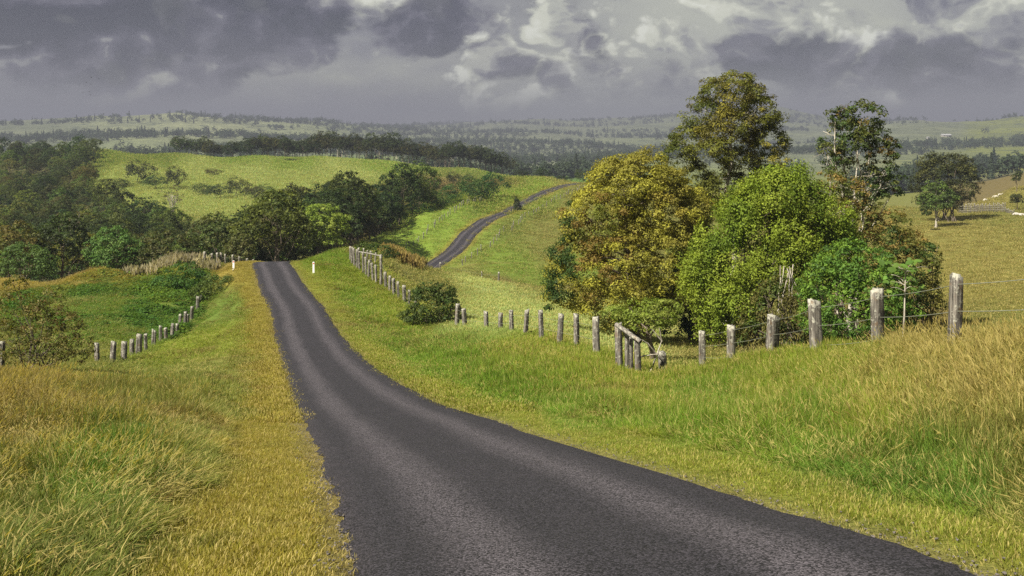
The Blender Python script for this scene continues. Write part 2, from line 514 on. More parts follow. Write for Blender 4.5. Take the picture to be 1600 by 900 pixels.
# ------------------------------------------------------------------ ground colours (what grows there, with vignette darkening at near left), pinned like the heights
G1, G2, LY = (.118, .200, .018), (.080, .150, .018), (.175, .222, .024)
OL, OC, GO = (.140, .158, .032), (.230, .180, .030), (.198, .188, .046)
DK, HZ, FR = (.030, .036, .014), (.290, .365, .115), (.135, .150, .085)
BR, BG = (.120, .090, .035), (.165, .275, .028)
NL = (.085, .105, .018)  # near-left grass, lens vignette darkening put into its colour
TC = [(0, 5, NL), (0, 10, NL), (0, 20, NL), (0, 40, OL), (0, 60, OL), (0, 75, G2), (0, 100, OC),
      (150, 6, NL), (150, 12, G2), (150, 25, OL), (150, 50, OL), (120, 70, G2), (150, 85, G2), (150, 105, OC), (250, 80, G2), (280, 92, G1), (230, 108, OC), (300, 112, LY), (350, 100, OC),
      (300, 8, NL), (300, 14, OL), (300, 25, OL), (330, 40, OL), (330, 60, LY), (350, 80, G2), (370, 95, OC),
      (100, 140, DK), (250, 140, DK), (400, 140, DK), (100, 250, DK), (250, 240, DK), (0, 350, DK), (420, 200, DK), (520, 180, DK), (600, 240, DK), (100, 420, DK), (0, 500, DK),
      (230, 320, HZ), (220, 420, HZ), (300, 380, HZ), (350, 330, HZ), (420, 380, HZ), (200, 480, G1), (260, 510, G1), (380, 520, BG), (480, 500, BG), (600, 500, BG), (450, 430, HZ), (550, 430, HZ), (700, 510, G1), (300, 450, HZ), (760, 480, G1), (400, 450, HZ),
      (500, 80, LY), (540, 60, G1), (560, 80, G1), (500, 97, G1), (620, 55, G1), (640, 66, LY), (600, 84, LY), (570, 92, LY), (700, 40, G1), (560, 108, G1),
      (640, 110, OL), (700, 100, OL), (680, 122, OL), (760, 110, HZ), (800, 80, HZ), (760, 62, HZ), (900, 70, HZ), (900, 100, HZ), (1000, 60, HZ), (860, 130, OL), (800, 150, BR), (720, 150, OL), (870, 152, BR),
      (620, 200, BG), (650, 190, BG), (660, 220, BG), (690, 240, BG), (720, 260, G1), (700, 300, BR), (780, 320, BR), (760, 285, BG), (820, 330, BG), (690, 345, BR), (850, 350, OL), (800, 300, BG),
      (800, 185, G1), (850, 200, OL), (850, 240, OL), (900, 260, OL), (900, 300, OL), (900, 190, G1), (850, 175, G1), (960, 340, OL), (1000, 200, OL), (1000, 280, OL),
      (1100, 60, OL), (1200, 70, OL), (1200, 50, DK), (1300, 55, DK), (1200, 150, OL), (1300, 120, OL), (1300, 220, GO), (1420, 260, OL), (1450, 200, GO), (1550, 200, GO), (1500, 120, GO), (1600, 130, GO), (1500, 70, OL), (1600, 70, OL), (1550, 300, GO), (1600, 250, OL), (1440, 80, BR), (1420, 150, GO), (1600, 290, GO),
      (800, 13, G1), (800, 25, G1), (900, 20, G1), (850, 45, LY), (950, 35, LY), (1000, 14, G1), (1000, 25, LY), (1100, 12, G1), (1100, 25, G1), (1150, 38, LY), (1250, 28, LY), (1300, 9, G2), (1300, 14, G1), (1300, 20, LY), (1400, 9, G2), (1400, 14, LY), (1450, 18, GO), (1500, 9, G2), (1550, 14, GO), (1600, 9, OL), (1600, 13, GO), (1700, 14, GO), (1450, 30, BR),
      (100, 700, G2), (500, 700, G2), (900, 600, G2), (1200, 600, OL), (1550, 600, BR), (1450, 700, OL), (0, 1500, FR), (400, 1500, FR), (800, 1500, FR), (1200, 1500, FR), (1600, 1300, OL), (800, 3000, FR), (0, 3000, FR), (300, 3000, (.20, .215, .11)), (1400, 2600, FR), (1600, 2600, OL), (800, 6000, FR), (-300, 30, OL), (-300, 300, DK), (1900, 30, GO), (1900, 300, GO)]
tcu = np.array([(a / 200.0, math.log(b) * 1.5) for a, b, _ in TC])
tcc = np.array([c for _, _, c in TC])


def colour(X, Y, sd=None):
    Yc = np.maximum(Y, 3.2)
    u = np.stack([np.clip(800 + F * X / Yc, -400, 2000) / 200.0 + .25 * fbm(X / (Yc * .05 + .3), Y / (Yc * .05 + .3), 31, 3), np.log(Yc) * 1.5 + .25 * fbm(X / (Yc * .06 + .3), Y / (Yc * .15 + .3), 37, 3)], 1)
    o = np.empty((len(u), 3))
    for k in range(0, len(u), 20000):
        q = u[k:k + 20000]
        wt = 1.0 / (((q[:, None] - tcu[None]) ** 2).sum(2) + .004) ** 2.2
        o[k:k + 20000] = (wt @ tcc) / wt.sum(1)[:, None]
    if sd is None:
        sd = road_info(X, Y)[0]
    n = fbm(X / 1.1, Y / 2.2, 41, 3) * .75
    left = smooth(-3.6 + .0, -2.9, sd + n) * (sd < 0)
    right = smooth(3.3, 2.5, sd + n) * (sd > 0)
    far = Y > 150
    oc = np.array((.220, .186, .026))
    ly = np.array((.180, .200, .020))
    kl = (left * np.where(far, .7, .95))[:, None]
    kr = (right * .8)[:, None]
    o = o * (1 - kl) + oc * kl
    o = o * (1 - kr) + np.where(far[:, None], oc * .9, ly) * kr
    edge = (smooth(2.25, 1.85, np.abs(sd)) * .6)[:, None]
    o = o * (1 - edge) + np.array((.17, .13, .07)) * edge
    return o


# ------------------------------------------------------------------ materials
def material(name):
    m = bpy.data.materials.new(name)
    m.use_nodes = True
    t = NT(m.node_tree)
    p = m.node_tree.nodes['Principled BSDF']
    return m, t, p


def attr(t, name, kind='GEOMETRY', out='Color'):
    nd = t.new('ShaderNodeAttribute', attribute_name=name, attribute_type=kind)
    return nd.outputs[out]


def bump(t, p, h, strength, dist):
    b = t.new('ShaderNodeBump')
    b.inputs['Strength'].default_value = strength
    b.inputs['Distance'].default_value = dist
    t.put(b.inputs['Height'], h)
    t.l.new(b.outputs[0], p.inputs['Normal'])


def ground_material(name, far=False):
    m, t, p = material(name)
    pos = t.new('ShaderNodeNewGeometry').outputs['Position']
    base = attr(t, 'tint')
    if not far:
        n1 = t.noise(pos, 0.9, 8, .68)
        n2 = t.noise(t.vmath('MULTIPLY', pos, (.35, 1.0, 1.0)), 0.22, 6, .6)
        n3 = t.noise(pos, 9.0, 4, .7)
        k = t.math('ADD', t.math('MULTIPLY', t.ramp(n1, .3, .72), .55), t.math('MULTIPLY', t.ramp(n3, .3, .7), .5))
        c = t.mix(k, t.mix(.55, base, (.03, .035, .01)), t.mix(.22, base, (.24, .19, .06)))
        c = t.mix(t.math('MULTIPLY', t.ramp(n2, .52, .72), .35), c, (.16, .12, .04))
        bump(t, p, t.math('ADD', n1, t.math('MULTIPLY', n3, .15)), .9, .35)
    else:
        n1 = t.noise(pos, 0.006, 6, .6)
        n2 = t.noise(pos, 0.03, 5, .7)
        c = t.mix(t.ramp(n1, .42, .6), base, t.mix(.5, base, (.07, .085, .05)))
        c = t.mix(t.math('MULTIPLY', t.ramp(n2, .5, .68), .7), c, (.035, .05, .035))
        bump(t, p, n2, 1.0, 9.0)
    t.put(p.inputs['Base Color'], c)
    p.inputs['Roughness'].default_value = .95
    p.inputs['Specular IOR Level'].default_value = .1
    return m


M_ground = ground_material('meadow_ground')
M_hills = ground_material('far_hill_ground', True)


def leaf_material(name, var=.25, trans=.35, rough=.55, inst=False, straw=False):
    m, t, p = material(name)
    c = attr(t, 'tint', 'INSTANCER' if inst else 'GEOMETRY')
    info = t.new('ShaderNodeObjectInfo')
    if not inst:
        c = t.mix(1.0, c, info.outputs['Color'], 'MULTIPLY')
    pos = t.new('ShaderNodeNewGeometry').outputs['Position']
    rnd = t.noise(pos, 2.3, 3, .6)
    hsv = t.new('ShaderNodeHueSaturation')
    t.put(hsv.inputs['Color'], c)
    t.put(hsv.inputs['Value'], t.ramp(rnd, .25, .75, 1 - var, 1 + var))
    t.put(hsv.inputs['Hue'], t.math('ADD', .5, t.math('MULTIPLY', t.math('SUBTRACT', info.outputs['Random'], .5), .03)))
    c = hsv.outputs[0]
    if straw:
        c = t.mix(attr(t, 'dry', out='Fac'), c, t.mix(.35, (.50, .40, .15), c))
    t.put(p.inputs['Base Color'], c)
    p.inputs['Roughness'].default_value = rough
    p.inputs['Specular IOR Level'].default_value = .12
    tr = t.new('ShaderNodeBsdfTranslucent')
    t.put(tr.inputs['Color'], t.mix(1.0, c, (1.15, 1.15, .45), 'MULTIPLY'))
    mx = t.new('ShaderNodeMixShader')
    mx.inputs[0].default_value = trans
    t.l.new(p.outputs[0], mx.inputs[1])
    t.l.new(tr.outputs[0], mx.inputs[2])
    t.l.new(mx.outputs[0], t.n['Material Output'].inputs['Surface'])
    return m


M_leaf = leaf_material('leaf')
M_grass = leaf_material('grass_blade', .2, .4, .6, inst=True, straw=True)
M_plume = leaf_material('dry_plume', .2, .4, .7, inst=True)


def bark_material(name, c0, c1):
    m, t, p = material(name)
    co = t.new('ShaderNodeTexCoord').outputs['Object']
    n = t.noise(t.vmath('MULTIPLY', co, (6, 6, 1.2)), 1.6, 6, .65)
    c = t.mix(t.ramp(n, .35, .65), c0, c1)
    t.put(p.inputs['Base Color'], c)
    p.inputs['Roughness'].default_value = .9
    bump(t, p, n, .7, .04)
    return m


M_bark = bark_material('bark_brown', (.05, .038, .026), (.16, .125, .09))
M_pale = bark_material('bark_pale', (.20, .17, .13), (.46, .42, .35))


def timber_material():
    m, t, p = material('weathered_timber')
    co = t.new('ShaderNodeTexCoord').outputs['Object']
    oi = t.new('ShaderNodeObjectInfo')
    off = t.vmath('ADD', co, t.vmath('MULTIPLY', (7.3, 3.1, 5.7), None))
    t.put(off.node.inputs[1], t.vmath('SCALE', (7.3, 3.1, 5.7)))
    off.node.inputs[1].links[0].from_node.inputs['Scale'].default_value = 1.0
    t.put(off.node.inputs[1].links[0].from_node.inputs['Scale'], oi.outputs['Random'])
    g = t.noise(t.vmath('MULTIPLY', off, (22, 22, 1.6)), 1.0, 6, .7)
    li = t.noise(off, 9.0, 5, .65)
    z = t.new('ShaderNodeSeparateXYZ')
    t.put(z.inputs[0], co)
    c = t.mix(t.ramp(g, .34, .66), (.030, .026, .022), (.235, .212, .182))
    top = t.ramp(attr(t, 'top', out='Fac'), .8, 1.0, 0.0, .12)
    lich = t.ramp(t.math('ADD', li, top), .54, .66)
    c = t.mix(t.math('MULTIPLY', lich, .75), c, (.40, .39, .32))
    c = t.mix(t.math('MULTIPLY', t.ramp(t.noise(off, 4.0, 3, .6), .58, .7), .5), c, (.16, .10, .05))
    t.put(p.inputs['Base Color'], c)
    p.inputs['Roughness'].default_value = .92
    p.inputs['Specular IOR Level'].default_value = .2
    bump(t, p, t.math('ADD', g, t.math('MULTIPLY', li, .4)), 1.0, .02)
    return m


M_timber = timber_material()


def plain(name, c, rough=.6, metal=0.0, var=.12):
    m, t, p = material(name)
    co = t.new('ShaderNodeTexCoord').outputs['Object']
    n = t.noise(co, 6.0, 5, .6)
    t.put(p.inputs['Base Color'], t.mix(t.ramp(n, .3, .7), tuple(x * (1 - var) for x in c), tuple(min(1, x * (1 + var)) for x in c)))
    p.inputs['Roughness'].default_value = rough
    p.inputs['Metallic'].default_value = metal
    return m


M_wire = plain('galvanised_wire', (.22, .23, .18), .55, .2)
M_white = plain('white_plastic', (.80, .79, .76), .5, 0, .06)
M_red = plain('red_reflector', (.55, .03, .03), .25)
M_hide = plain('pale_hide', (.50, .46, .39), .8)
M_dark = plain('dark_feather', (.008, .008, .01), .9)
M_roof = plain('pale_roof_sheet', (.34, .34, .35), .5)
M_wall = plain('pale_wall_boards', (.30, .28, .25), .8)
M_grit = plain('road_grit', (.11, .095, .085), .9, 0, .5)
M_stone = plain('field_stone', (.40, .37, .33), .9, 0, .3)


# ------------------------------------------------------------------ ground sheet
def build_ground():
    pxs = np.r_[np.arange(-1200, -100, 40), np.arange(-100, 1700, 4.2), np.arange(1700, 2801, 40)]
    phi = np.arctan((pxs - 800) / F)
    phi = np.r_[np.arange(-180, math.degrees(phi[0]) - 2, 5) * math.pi / 180, phi, np.arange(math.degrees(phi[-1]) + 3, 179.9, 5) * math.pi / 180]
    rho = np.r_[.4, 1.0, 1.8, np.exp(np.arange(math.log(2.6), math.log(6900), .0145))]
    nr, nc = len(rho), len(phi)
    P, Q = np.meshgrid(phi, rho)
    X = (Q * np.sin(P)).ravel()
    Y = (Q * np.cos(P)).ravel()
    info = road_info(X, Y)
    Z = height(X, Y, info)
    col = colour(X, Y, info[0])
    idx = np.arange(nr * nc).reshape(nr, nc)
    a, b = idx[:-1, :], idx[1:, :]
    quads = np.stack([a, np.roll(a, -1, 1), np.roll(b, -1, 1), b], 2)
    ok = np.ones((nr - 1, nc), bool)
    wide = np.abs(phi) > R(57)
    ok[np.ix_(rho[1:] > 620, wide)] = False
    split = int(np.searchsorted(rho, 690))
    V3 = np.stack([X, Y, Z], 1)
    for name, r0, r1, mat in (('ground', 0, split, M_ground), ('hills', split, nr - 1, M_hills)):
        q = quads[r0:r1][ok[r0:r1]]
        vs = slice(r0 * nc, (r1 + 1) * nc)
        faces = [q - r0 * nc]
        vv, cc = V3[vs], col[vs]
        if r0 == 0:
            vv = np.vstack([vv, [[0, 0, V3[:nc, 2].mean()]]])
            cc = np.vstack([cc, cc[:1]])
            c0 = len(vv) - 1
            faces.append(np.stack([np.full(nc, c0), np.roll(np.arange(nc), -1), np.arange(nc)], 1))
        else:
            used = np.unique(faces[0])
            remap = np.full(len(vv), -1)
            remap[used] = np.arange(len(used))
            vv, cc = vv[used], cc[used]
            faces = [remap[faces[0]]]
        me = np_mesh(name, vv, faces, True)
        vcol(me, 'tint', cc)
        o = link(name, me, mat)
        # faces wound so that they look up
        if me.polygons[0].normal.z < 0:
            me.flip_normals()
        tag(o, kind='structure')


build_ground()


# ------------------------------------------------------------------ road
def road_material():
    m, t, p = material('asphalt')
    pos = t.new('ShaderNodeNewGeometry').outputs['Position']
    u = attr(t, 'across', out='Fac')
    v = attr(t, 'along', out='Fac')
    cv = t.new('ShaderNodeCombineXYZ')
    t.put(cv.inputs[0], t.math('MULTIPLY', u, 2.5))
    t.put(cv.inputs[1], t.math('MULTIPLY', v, .12))
    streak = t.noise(cv.outputs[0], 1.6, 5, .6)
    uw = t.math('ADD', t.math('ABSOLUTE', u), t.math('MULTIPLY', t.math('SUBTRACT', streak, .5), .30))
    tr = t.math('SUBTRACT', 1.0, t.math('ABSOLUTE', t.math('DIVIDE', t.math('SUBTRACT', uw, .47), .30)))
    track = t.ramp(tr, .0, 1.0)
    edge = t.ramp(uw, .80, 1.0)
    c = t.mix(track, (.016, .0145, .0175), (.044, .039, .044))  # wheel tracks: polished, dusty wear, with their sheen put into the colour
    c = t.mix(t.math('MULTIPLY', edge, .6), c, (.018, .015, .018))
    big = t.noise(pos, .7, 5, .6)
    c = t.mix(t.math('MULTIPLY', t.ramp(big, .5, .75), .35), c, (.028, .023, .028))
    # aggregate: single stones
    vo = t.new('ShaderNodeTexVoronoi', feature='F1')
    t.put(vo.inputs['Vector'], pos)
    vo.inputs['Scale'].default_value = 75.0
    stone = t.new('ShaderNodeSeparateColor')
    t.put(stone.inputs[0], vo.outputs['Color'])
    k = t.ramp(stone.outputs[0], .25, 1.0, .20, 2.8, smooth=False)
    fine = t.noise(pos, 120.0, 2, .6)
    k = t.math('MULTIPLY', k, t.ramp(fine, .3, .7, .7, 1.3))
    sc_ = t.vmath('SCALE', c)
    t.put(sc_.node.inputs['Scale'], k)
    t.put(p.inputs['Base Color'], sc_)
    p.inputs['Roughness'].default_value = .72
    p.inputs['Specular IOR Level'].default_value = .32
    h = t.math('SUBTRACT', 1.0, vo.outputs['Distance'])
    bump(t, p, t.math('ADD', h, t.math('MULTIPLY', fine, .4)), .6, .012)
    return m


def build_road():
    # rows: fine near the eye
    d = np.r_[0, np.cumsum(np.linalg.norm(np.diff(RC[:, :2], axis=0), axis=1))]
    s, rows = 0.0, []
    while s < d[-1]:
        rows.append(s)
        y = np.interp(s, d, RC[:, 1])
        s += float(np.clip(abs(y) * .012, .10, 1.4))
    rows = np.array(rows)
    us = np.array([-1.0, -.93, -.8, -.6, -.45, -.3, -.1, .1, .3, .45, .6, .8, .93, 1.0])
    cx, cyy, cz = (np.interp(rows, d, RC[:, k]) for k in range(3))
    nx, ny = (np.interp(rows, d, RNV[:, k]) for k in range(2))
    vv, ac, al = [], [], []
    for j, u in enumerate(us):
        wig = 0
        if abs(u) > .99:
            wig = (fbm(rows * 2.1 + 50 * (u > 0), rows * 0 + 3.3, 61, 4) * .13 + fbm(rows * 7.0, rows * 0 + 8.1, 63, 3) * .06 + fbm(rows * .35 + 9 * (u > 0), rows * 0, 67, 2) * .14)
        off = u * np.where(cyy > 150, RW2, RW) + wig * np.sign(u)
        z = cz + .012 * (1 - u * u) * 2.0 + (0.0 if abs(u) < .99 else -.06) - .0
        vv.append(np.stack([cx + nx * off, cyy + ny * off, z], 1))
        ac.append(np.full(len(rows), u))
        al.append(rows)
    n, k = len(rows), len(us)
    V3 = np.stack(vv, 1).reshape(-1, 3)
    idx = np.arange(n * k).reshape(n, k)
    q = np.stack([idx[:-1, :-1], idx[:-1, 1:], idx[1:, 1:], idx[1:, :-1]], 2).reshape(-1, 4)
    me = np_mesh('road', V3, q, True)
    vfloat(me, 'across', np.stack(ac, 1).ravel())
    vfloat(me, 'along', np.stack(al, 1).ravel())
    if me.polygons[0].normal.z < 0:
        me.flip_normals()
    tag(link('road', me, road_material()), kind='structure')


build_road()
#==PART2==


# ------------------------------------------------------------------ trees
def unit(v):
    return v / np.maximum(np.linalg.norm(v, axis=-1, keepdims=True), 1e-9)


def tubes(paths, sides=6):
    """paths: list of (points (n,3), radii (n)) -> verts, quads of joined tapered tubes"""
    vs, fs, n0 = [], [], 0
    ang = np.linspace(0, 2 * np.pi, sides, endpoint=False)
    for P, rad in paths:
        P = np.asarray(P, float)
        T = unit(np.gradient(P, axis=0))
        ref = np.where(np.abs(T[:, 2:3]) > .9, [[1., 0, 0]], [[0, 0, 1.]])
        U = unit(np.cross(T, ref))
        W = np.cross(T, U)
        ring = P[:, None, :] + (U[:, None, :] * np.cos(ang)[None, :, None] + W[:, None, :] * np.sin(ang)[None, :, None]) * np.asarray(rad)[:, None, None]
        n = len(P)
        vs.append(ring.reshape(-1, 3))
        i = np.arange(n * sides).reshape(n, sides) + n0
        fs.append(np.stack([i[:-1], np.roll(i[:-1], -1, 1), np.roll(i[1:], -1, 1), i[1:]], 2).reshape(-1, 4))
        n0 += n * sides
    return np.vstack(vs), np.vstack(fs)


def limb(a, b, r0, r1, g, sag=0.0, n=7, wob=.05):
    """a bent limb from a to b"""
    a, b = np.asarray(a, float), np.asarray(b, float)
    t = np.linspace(0, 1, n)[:, None]
    L = np.linalg.norm(b - a)
    P = a + (b - a) * t
    P = P + np.sin(t * np.pi) * np.array([0, 0, -sag * L])
    k = np.cumsum(g.normal(0, wob * L / n ** .5, (n, 3)), 0)
    k -= t * k[-1]
    P = P + k
    return P, r0 + (r1 - r0) * t[:, 0] ** .8


def leaves(C, N, size, g, aspect=.5, fold=.25):
    """one folded four-cornered leaf at each centre"""
    n = len(C)
    N = unit(N)
    ax = unit(np.cross(N, g.normal(0, 1, (n, 3))))
    bx = np.cross(N, ax)
    s = np.asarray(size)[:, None] * .5
    lift = N * s * fold
    v = np.stack([C - ax * s, C + bx * s * aspect + lift, C + ax * s, C - bx * s * aspect + lift], 1).reshape(-1, 3)
    i = np.arange(n * 4).reshape(n, 4)
    return v, i


def crown_points(lobes, g, per_lobe, clump, clump_r, up=.3, shell=.65, hang=0.0, sub=None):
    """lobes: (x,y,z,rx,ry,rz).  Leaf centres gathered in small clumps near the lobe surfaces."""
    Cs, Ns, K = [], [], []
    kid = 0
    tot = sum((l[3] * l[4] + l[3] * l[5] + l[4] * l[5]) for l in lobes)
    L = np.array([l[:6] for l in lobes], float)
    for l in lobes:
        frac = (l[3] * l[4] + l[3] * l[5] + l[4] * l[5]) / tot
        ncl = max(4, int(per_lobe * frac))
        d = unit(g.normal(0, 1, (ncl * 2, 3)))
        d = d[(d[:, 2] > -.75)][:ncl]
        rad = shell + (1.08 - shell) * g.random(len(d)) ** .6
        c = np.array(l[:3]) + d * np.array(l[3:6]) * rad[:, None]
        # clumps deep inside another lobe are never seen: drop them
        q = ((c[:, None, :] - L[None, :, :3]) / L[None, :, 3:6])
        deep = ((q ** 2).sum(2) < .36).any(1)
        c, d = c[~deep], d[~deep]
        r = clump_r * (.6 + .8 * g.random(len(c)))
        for j in range(len(c)):
            m = int(clump * (.6 + .8 * g.random()))
            e = unit(g.normal(0, 1, (m, 3)))
            e = unit(e + d[j] * .7 + np.array([0, 0, up]))
            q = g.random((m, 1)) ** .5
            p = c[j] + e * r[j] * q * np.array([1.15, 1.15, .75])
            p[:, 2] -= hang * r[j] * g.random(m)
            Cs.append(p)
            Ns.append(unit(e + g.normal(0, .55, (m, 3)) + np.array([0, 0, up])))
            K.append(np.full(m, kid))
            kid += 1
    return np.vstack(Cs), np.vstack(Ns), np.concatenate(K)


def crown_mesh(name, lobes, cols, g, clumps=400, clump=40, clump_r=.5, leaf=.16, aspect=.5, up=.3, shell=.65, hang=0.0, colfun=None, holes=0.0):
    C, N, K = crown_points(lobes, g, clumps, clump, clump_r, up, shell, hang)
    if holes:
        nk0 = K.max() + 1
        cn = np.stack([np.bincount(K, C[:, i], nk0) / np.bincount(K, minlength=nk0) for i in range(3)], 1)
        f_ = fbm(cn[:, 0] / 1.5 + 3, cn[:, 2] / 1.3 + cn[:, 1] / 2.1, 123, 3) + .12 * g.normal(0, 1, nk0)
        ok = f_ > np.quantile(f_, holes)
        m_ = ok[K]
        C, N, K = C[m_], N[m_], np.searchsorted(np.where(ok)[0], K[m_])
    nk = K.max() + 1
    cols = np.array(cols, float)
    cen_ = np.stack([np.bincount(K, C[:, i], nk) / np.maximum(np.bincount(K, minlength=nk), 1) for i in range(3)], 1)
    sz = max(1.0, np.ptp(cen_[:, 0]) * .22)
    wc = np.clip(.5 + .62 * fbm(cen_[:, 0] / sz + 31.0, cen_[:, 2] / sz + cen_[:, 1] / sz, 87, 2) + .34 * (g.random(nk) - .5), 0, .999)
    pick = cols[(wc * len(cols)).astype(int).clip(0, len(cols) - 1)]
    if colfun is not None:
        cen = np.stack([np.bincount(K, C[:, i], nk) / np.maximum(np.bincount(K, minlength=nk), 1) for i in range(3)], 1)
        pick = colfun(cen, pick, g)
    kc = pick[K] * (.72 + .5 * g.random(len(K)))[:, None]
    v, f = leaves(C, N, leaf * (.65 + .7 * g.random(len(C))), g, aspect)
    me = np_mesh(name, v, f)
    vcol(me, 'tint', np.repeat(kc, 4, 0))
    me.materials.append(M_leaf)
    return me


def trunk_mesh(name, lobes, g, base_r, fork, stems=1, spread=.4, limbs=14, mat=None, sides=7, flare=1.35, twig=.02, sub=2):
    paths = []
    L = np.array([l[:6] for l in lobes], float)
    zt = L[:, 2].max()
    for s in range(stems):
        a = g.random() * 6.28
        off = np.array([math.cos(a), math.sin(a), 0]) * (spread * (.3 + .7 * g.random()) if stems > 1 else 0)
        k = L[s % len(L)] if stems > 1 else None
        topc = np.array([L[:, 0].mean(), L[:, 1].mean(), zt * .9]) if k is None else k[:3] - np.array([0, 0, k[5] * .2])
        P, r = limb(off - np.array([0, 0, .4]), topc, base_r, base_r * .22, g, 0, 10, .045)
        r = r.copy()
        r[0] *= flare
        r[1] *= 1 + (flare - 1) * .35
        paths.append((P, r))
        nl = max(2, limbs // stems)
        for j in range(nl):
            t = fork + (1 - fork) * (j + .3 * g.random()) / nl
            t = min(t, .93)
            i = t * (len(P) - 1)
            i0 = int(i)
            st = P[i0] + (P[min(i0 + 1, len(P) - 1)] - P[i0]) * (i - i0)
            rr = np.interp(i, np.arange(len(P)), r)
            near_ = np.argsort(((L[:, :3] - st) ** 2).sum(1) * (.6 + .8 * g.random(len(L))))
            w_ = L[near_[g.integers(min(4, len(L)))]]
            d = unit(g.normal(0, 1, 3))
            d[2] = abs(d[2]) * .8
            en = w_[:3] + d * w_[3:6] * .75
            if en[2] < st[2] - .5:
                en[2] = st[2] + .3
            p2, r2_ = limb(st, en, rr * .6, twig, g, .06, 7, .06)
            paths.append((p2, r2_))
            for q in range(sub):
                i1 = g.integers(3, 6)
                d = unit(g.normal(0, 1, 3) + (en - st) / np.linalg.norm(en - st) * .8 + np.array([0, 0, .3]))
                paths.append(limb(p2[i1], p2[i1] + d * min(np.linalg.norm(en - st) * .3, 1.3), r2_[i1] * .6, twig * .6, g, 0, 4, .05))
    v, f = tubes(paths, sides)
    me = np_mesh(name, v, f, True)
    me.materials.append(mat or M_bark)
    return me


def plant(name, loc, crown, trunk=None, label=None, cat='tree', group=None, rz=0.0, sc_=1.0, color=(1, 1, 1, 1), crown_name='crown', trunk_name='trunk'):
    o = empty(name, loc, rz, sc_)
    if trunk is not None:
        link(trunk_name, trunk, None, o)
    c = link(crown_name, crown, None, o)
    c.color = color
    return tag(o, label, cat, group)


def m_at(px, py, Y, base):
    """photograph pixel at distance Y -> metres relative to a base point"""
    return (px - 800) / F * Y - base[0], -(py - HY) / F * Y - base[2]


def lobe_list(base, Y, spec):
    """spec rows: px, py, radius px across, radius px up, depth offset m, depth radius m (or None)"""
    k = Y / F
    outl = []
    for px, py, rx, rz, dy, ry in spec:
        x, z = m_at(px, py, Y + dy, base)
        outl.append((x, dy, z, rx * k, (ry if ry else rx * k), rz * k))
    return outl


def hero(name, px, Y, spec, cols, seed, label, cat='tree', trunk=None, base_dz=0.0, group=None, **kw):
    g = np.random.default_rng(seed)
    b = at(px, Y)
    b[2] += base_dz
    lob = lobe_list(b, Y, spec)
    cm = crown_mesh(name + '_crown', lob, cols, g, **kw)
    tm = trunk_mesh(name + '_trunk', lob, g, **trunk) if trunk else None
    return plant(name, b, cm, tm, label, cat, group)


YEL, AMB, RUS, OLV = (.325, .295, .045), (.235, .212, .038), (.18, .12, .03), (.165, .178, .034)
GRN, LGR, DGR, TEA = (.110, .185, .022), (.170, .245, .028), (.045, .075, .018), (.05, .095, .045)


def gold_col(cen, pick, g):
    x = cen[:, 0]
    o = pick.copy()
    rus = np.exp(-((cen[:, 0] + 2.4) / 1.6) ** 2 - ((cen[:, 2] - 6.0) / 2.2) ** 2)
    m = g.random(len(cen)) < rus * .6
    o[m] = RUS
    m2 = (x < -3.6) & (g.random(len(cen)) < .6)
    o[m2] = DGR
    return o


# the row of big trees beyond the right-hand fence
hero('golden_tree', 985, 62, [(985, 300, 62, 52, 0, 2.6), (940, 350, 55, 55, -.6, 2.6), (1035, 330, 58, 60, .3, 2.8), (910, 420, 48, 55, -.4, 2.4), (970, 420, 62, 62, -1.6, 2.6),
     (1035, 410, 55, 55, -1, 2.6), (1060, 350, 42, 45, .8, 2), (885, 450, 30, 38, 0, 1.6), (950, 470, 50, 28, -1, 2), (1020, 470, 48, 26, -.6, 2), (955, 275, 24, 22, .4, 1.2), (1012, 258, 26, 20, .3, 1.2), (1040, 285, 24, 20, .1, 1.1), (885, 398, 20, 24, .4, 1.1), (868, 470, 14, 20, 0, .7), (1085, 330, 20, 22, .6, 1.1), (975, 505, 30, 10, -.8, 1.2)],
     [OLV, (.22, .19, .036), AMB, YEL, (.24, .195, .034)], 11, 'dense dome-shaped tree with golden yellow and rusty leaves beyond the fence', trunk=dict(base_r=.32, fork=.3, limbs=16), clumps=1350, clump=105, clump_r=.52, leaf=.145, shell=.6, holes=.07, colfun=gold_col)

hero('leafy_green_tree', 1190, 57, [(1215, 298, 46, 30, 0, 2.0), (1160, 318, 34, 26, -.4, 1.6), (1260, 318, 34, 34, .1, 1.6), (1190, 350, 40, 30, -1.0, 1.7), (1128, 362, 34, 26, -.2, 1.5), (1100, 400, 26, 34, -.2, 1.2), (1235, 365, 38, 36, -1.0, 1.6),
     (1150, 405, 34, 32, -1.2, 1.5), (1200, 415, 34, 42, -1.5, 1.5), (1290, 345, 34, 40, .6, 1.8), (1265, 410, 34, 40, -.6, 1.5), (1115, 450, 30, 34, -.6, 1.2), (1160, 462, 32, 36, -1.4, 1.3), (1310, 392, 26, 40, .5, 1.5), (1128, 497, 28, 22, -.4, 1.2), (1222, 272, 24, 14, .1, 1.0), (1178, 284, 20, 12, 0, .9), (1085, 425, 16, 20, 0, .8), (1245, 262, 12, 8, 0, .5)],
     [GRN, (.13, .205, .022), LGR, (.20, .27, .032), (.095, .155, .018)], 12, 'broad bright green tree hung with creepers, right of the golden tree', trunk=dict(base_r=.26, fork=.25, limbs=16, stems=3, spread=1.2), clumps=1150, clump=110, clump_r=.52, leaf=.15, shell=.55, hang=1.6, holes=.14)


def tall_col(cen, pick, g):
    return pick


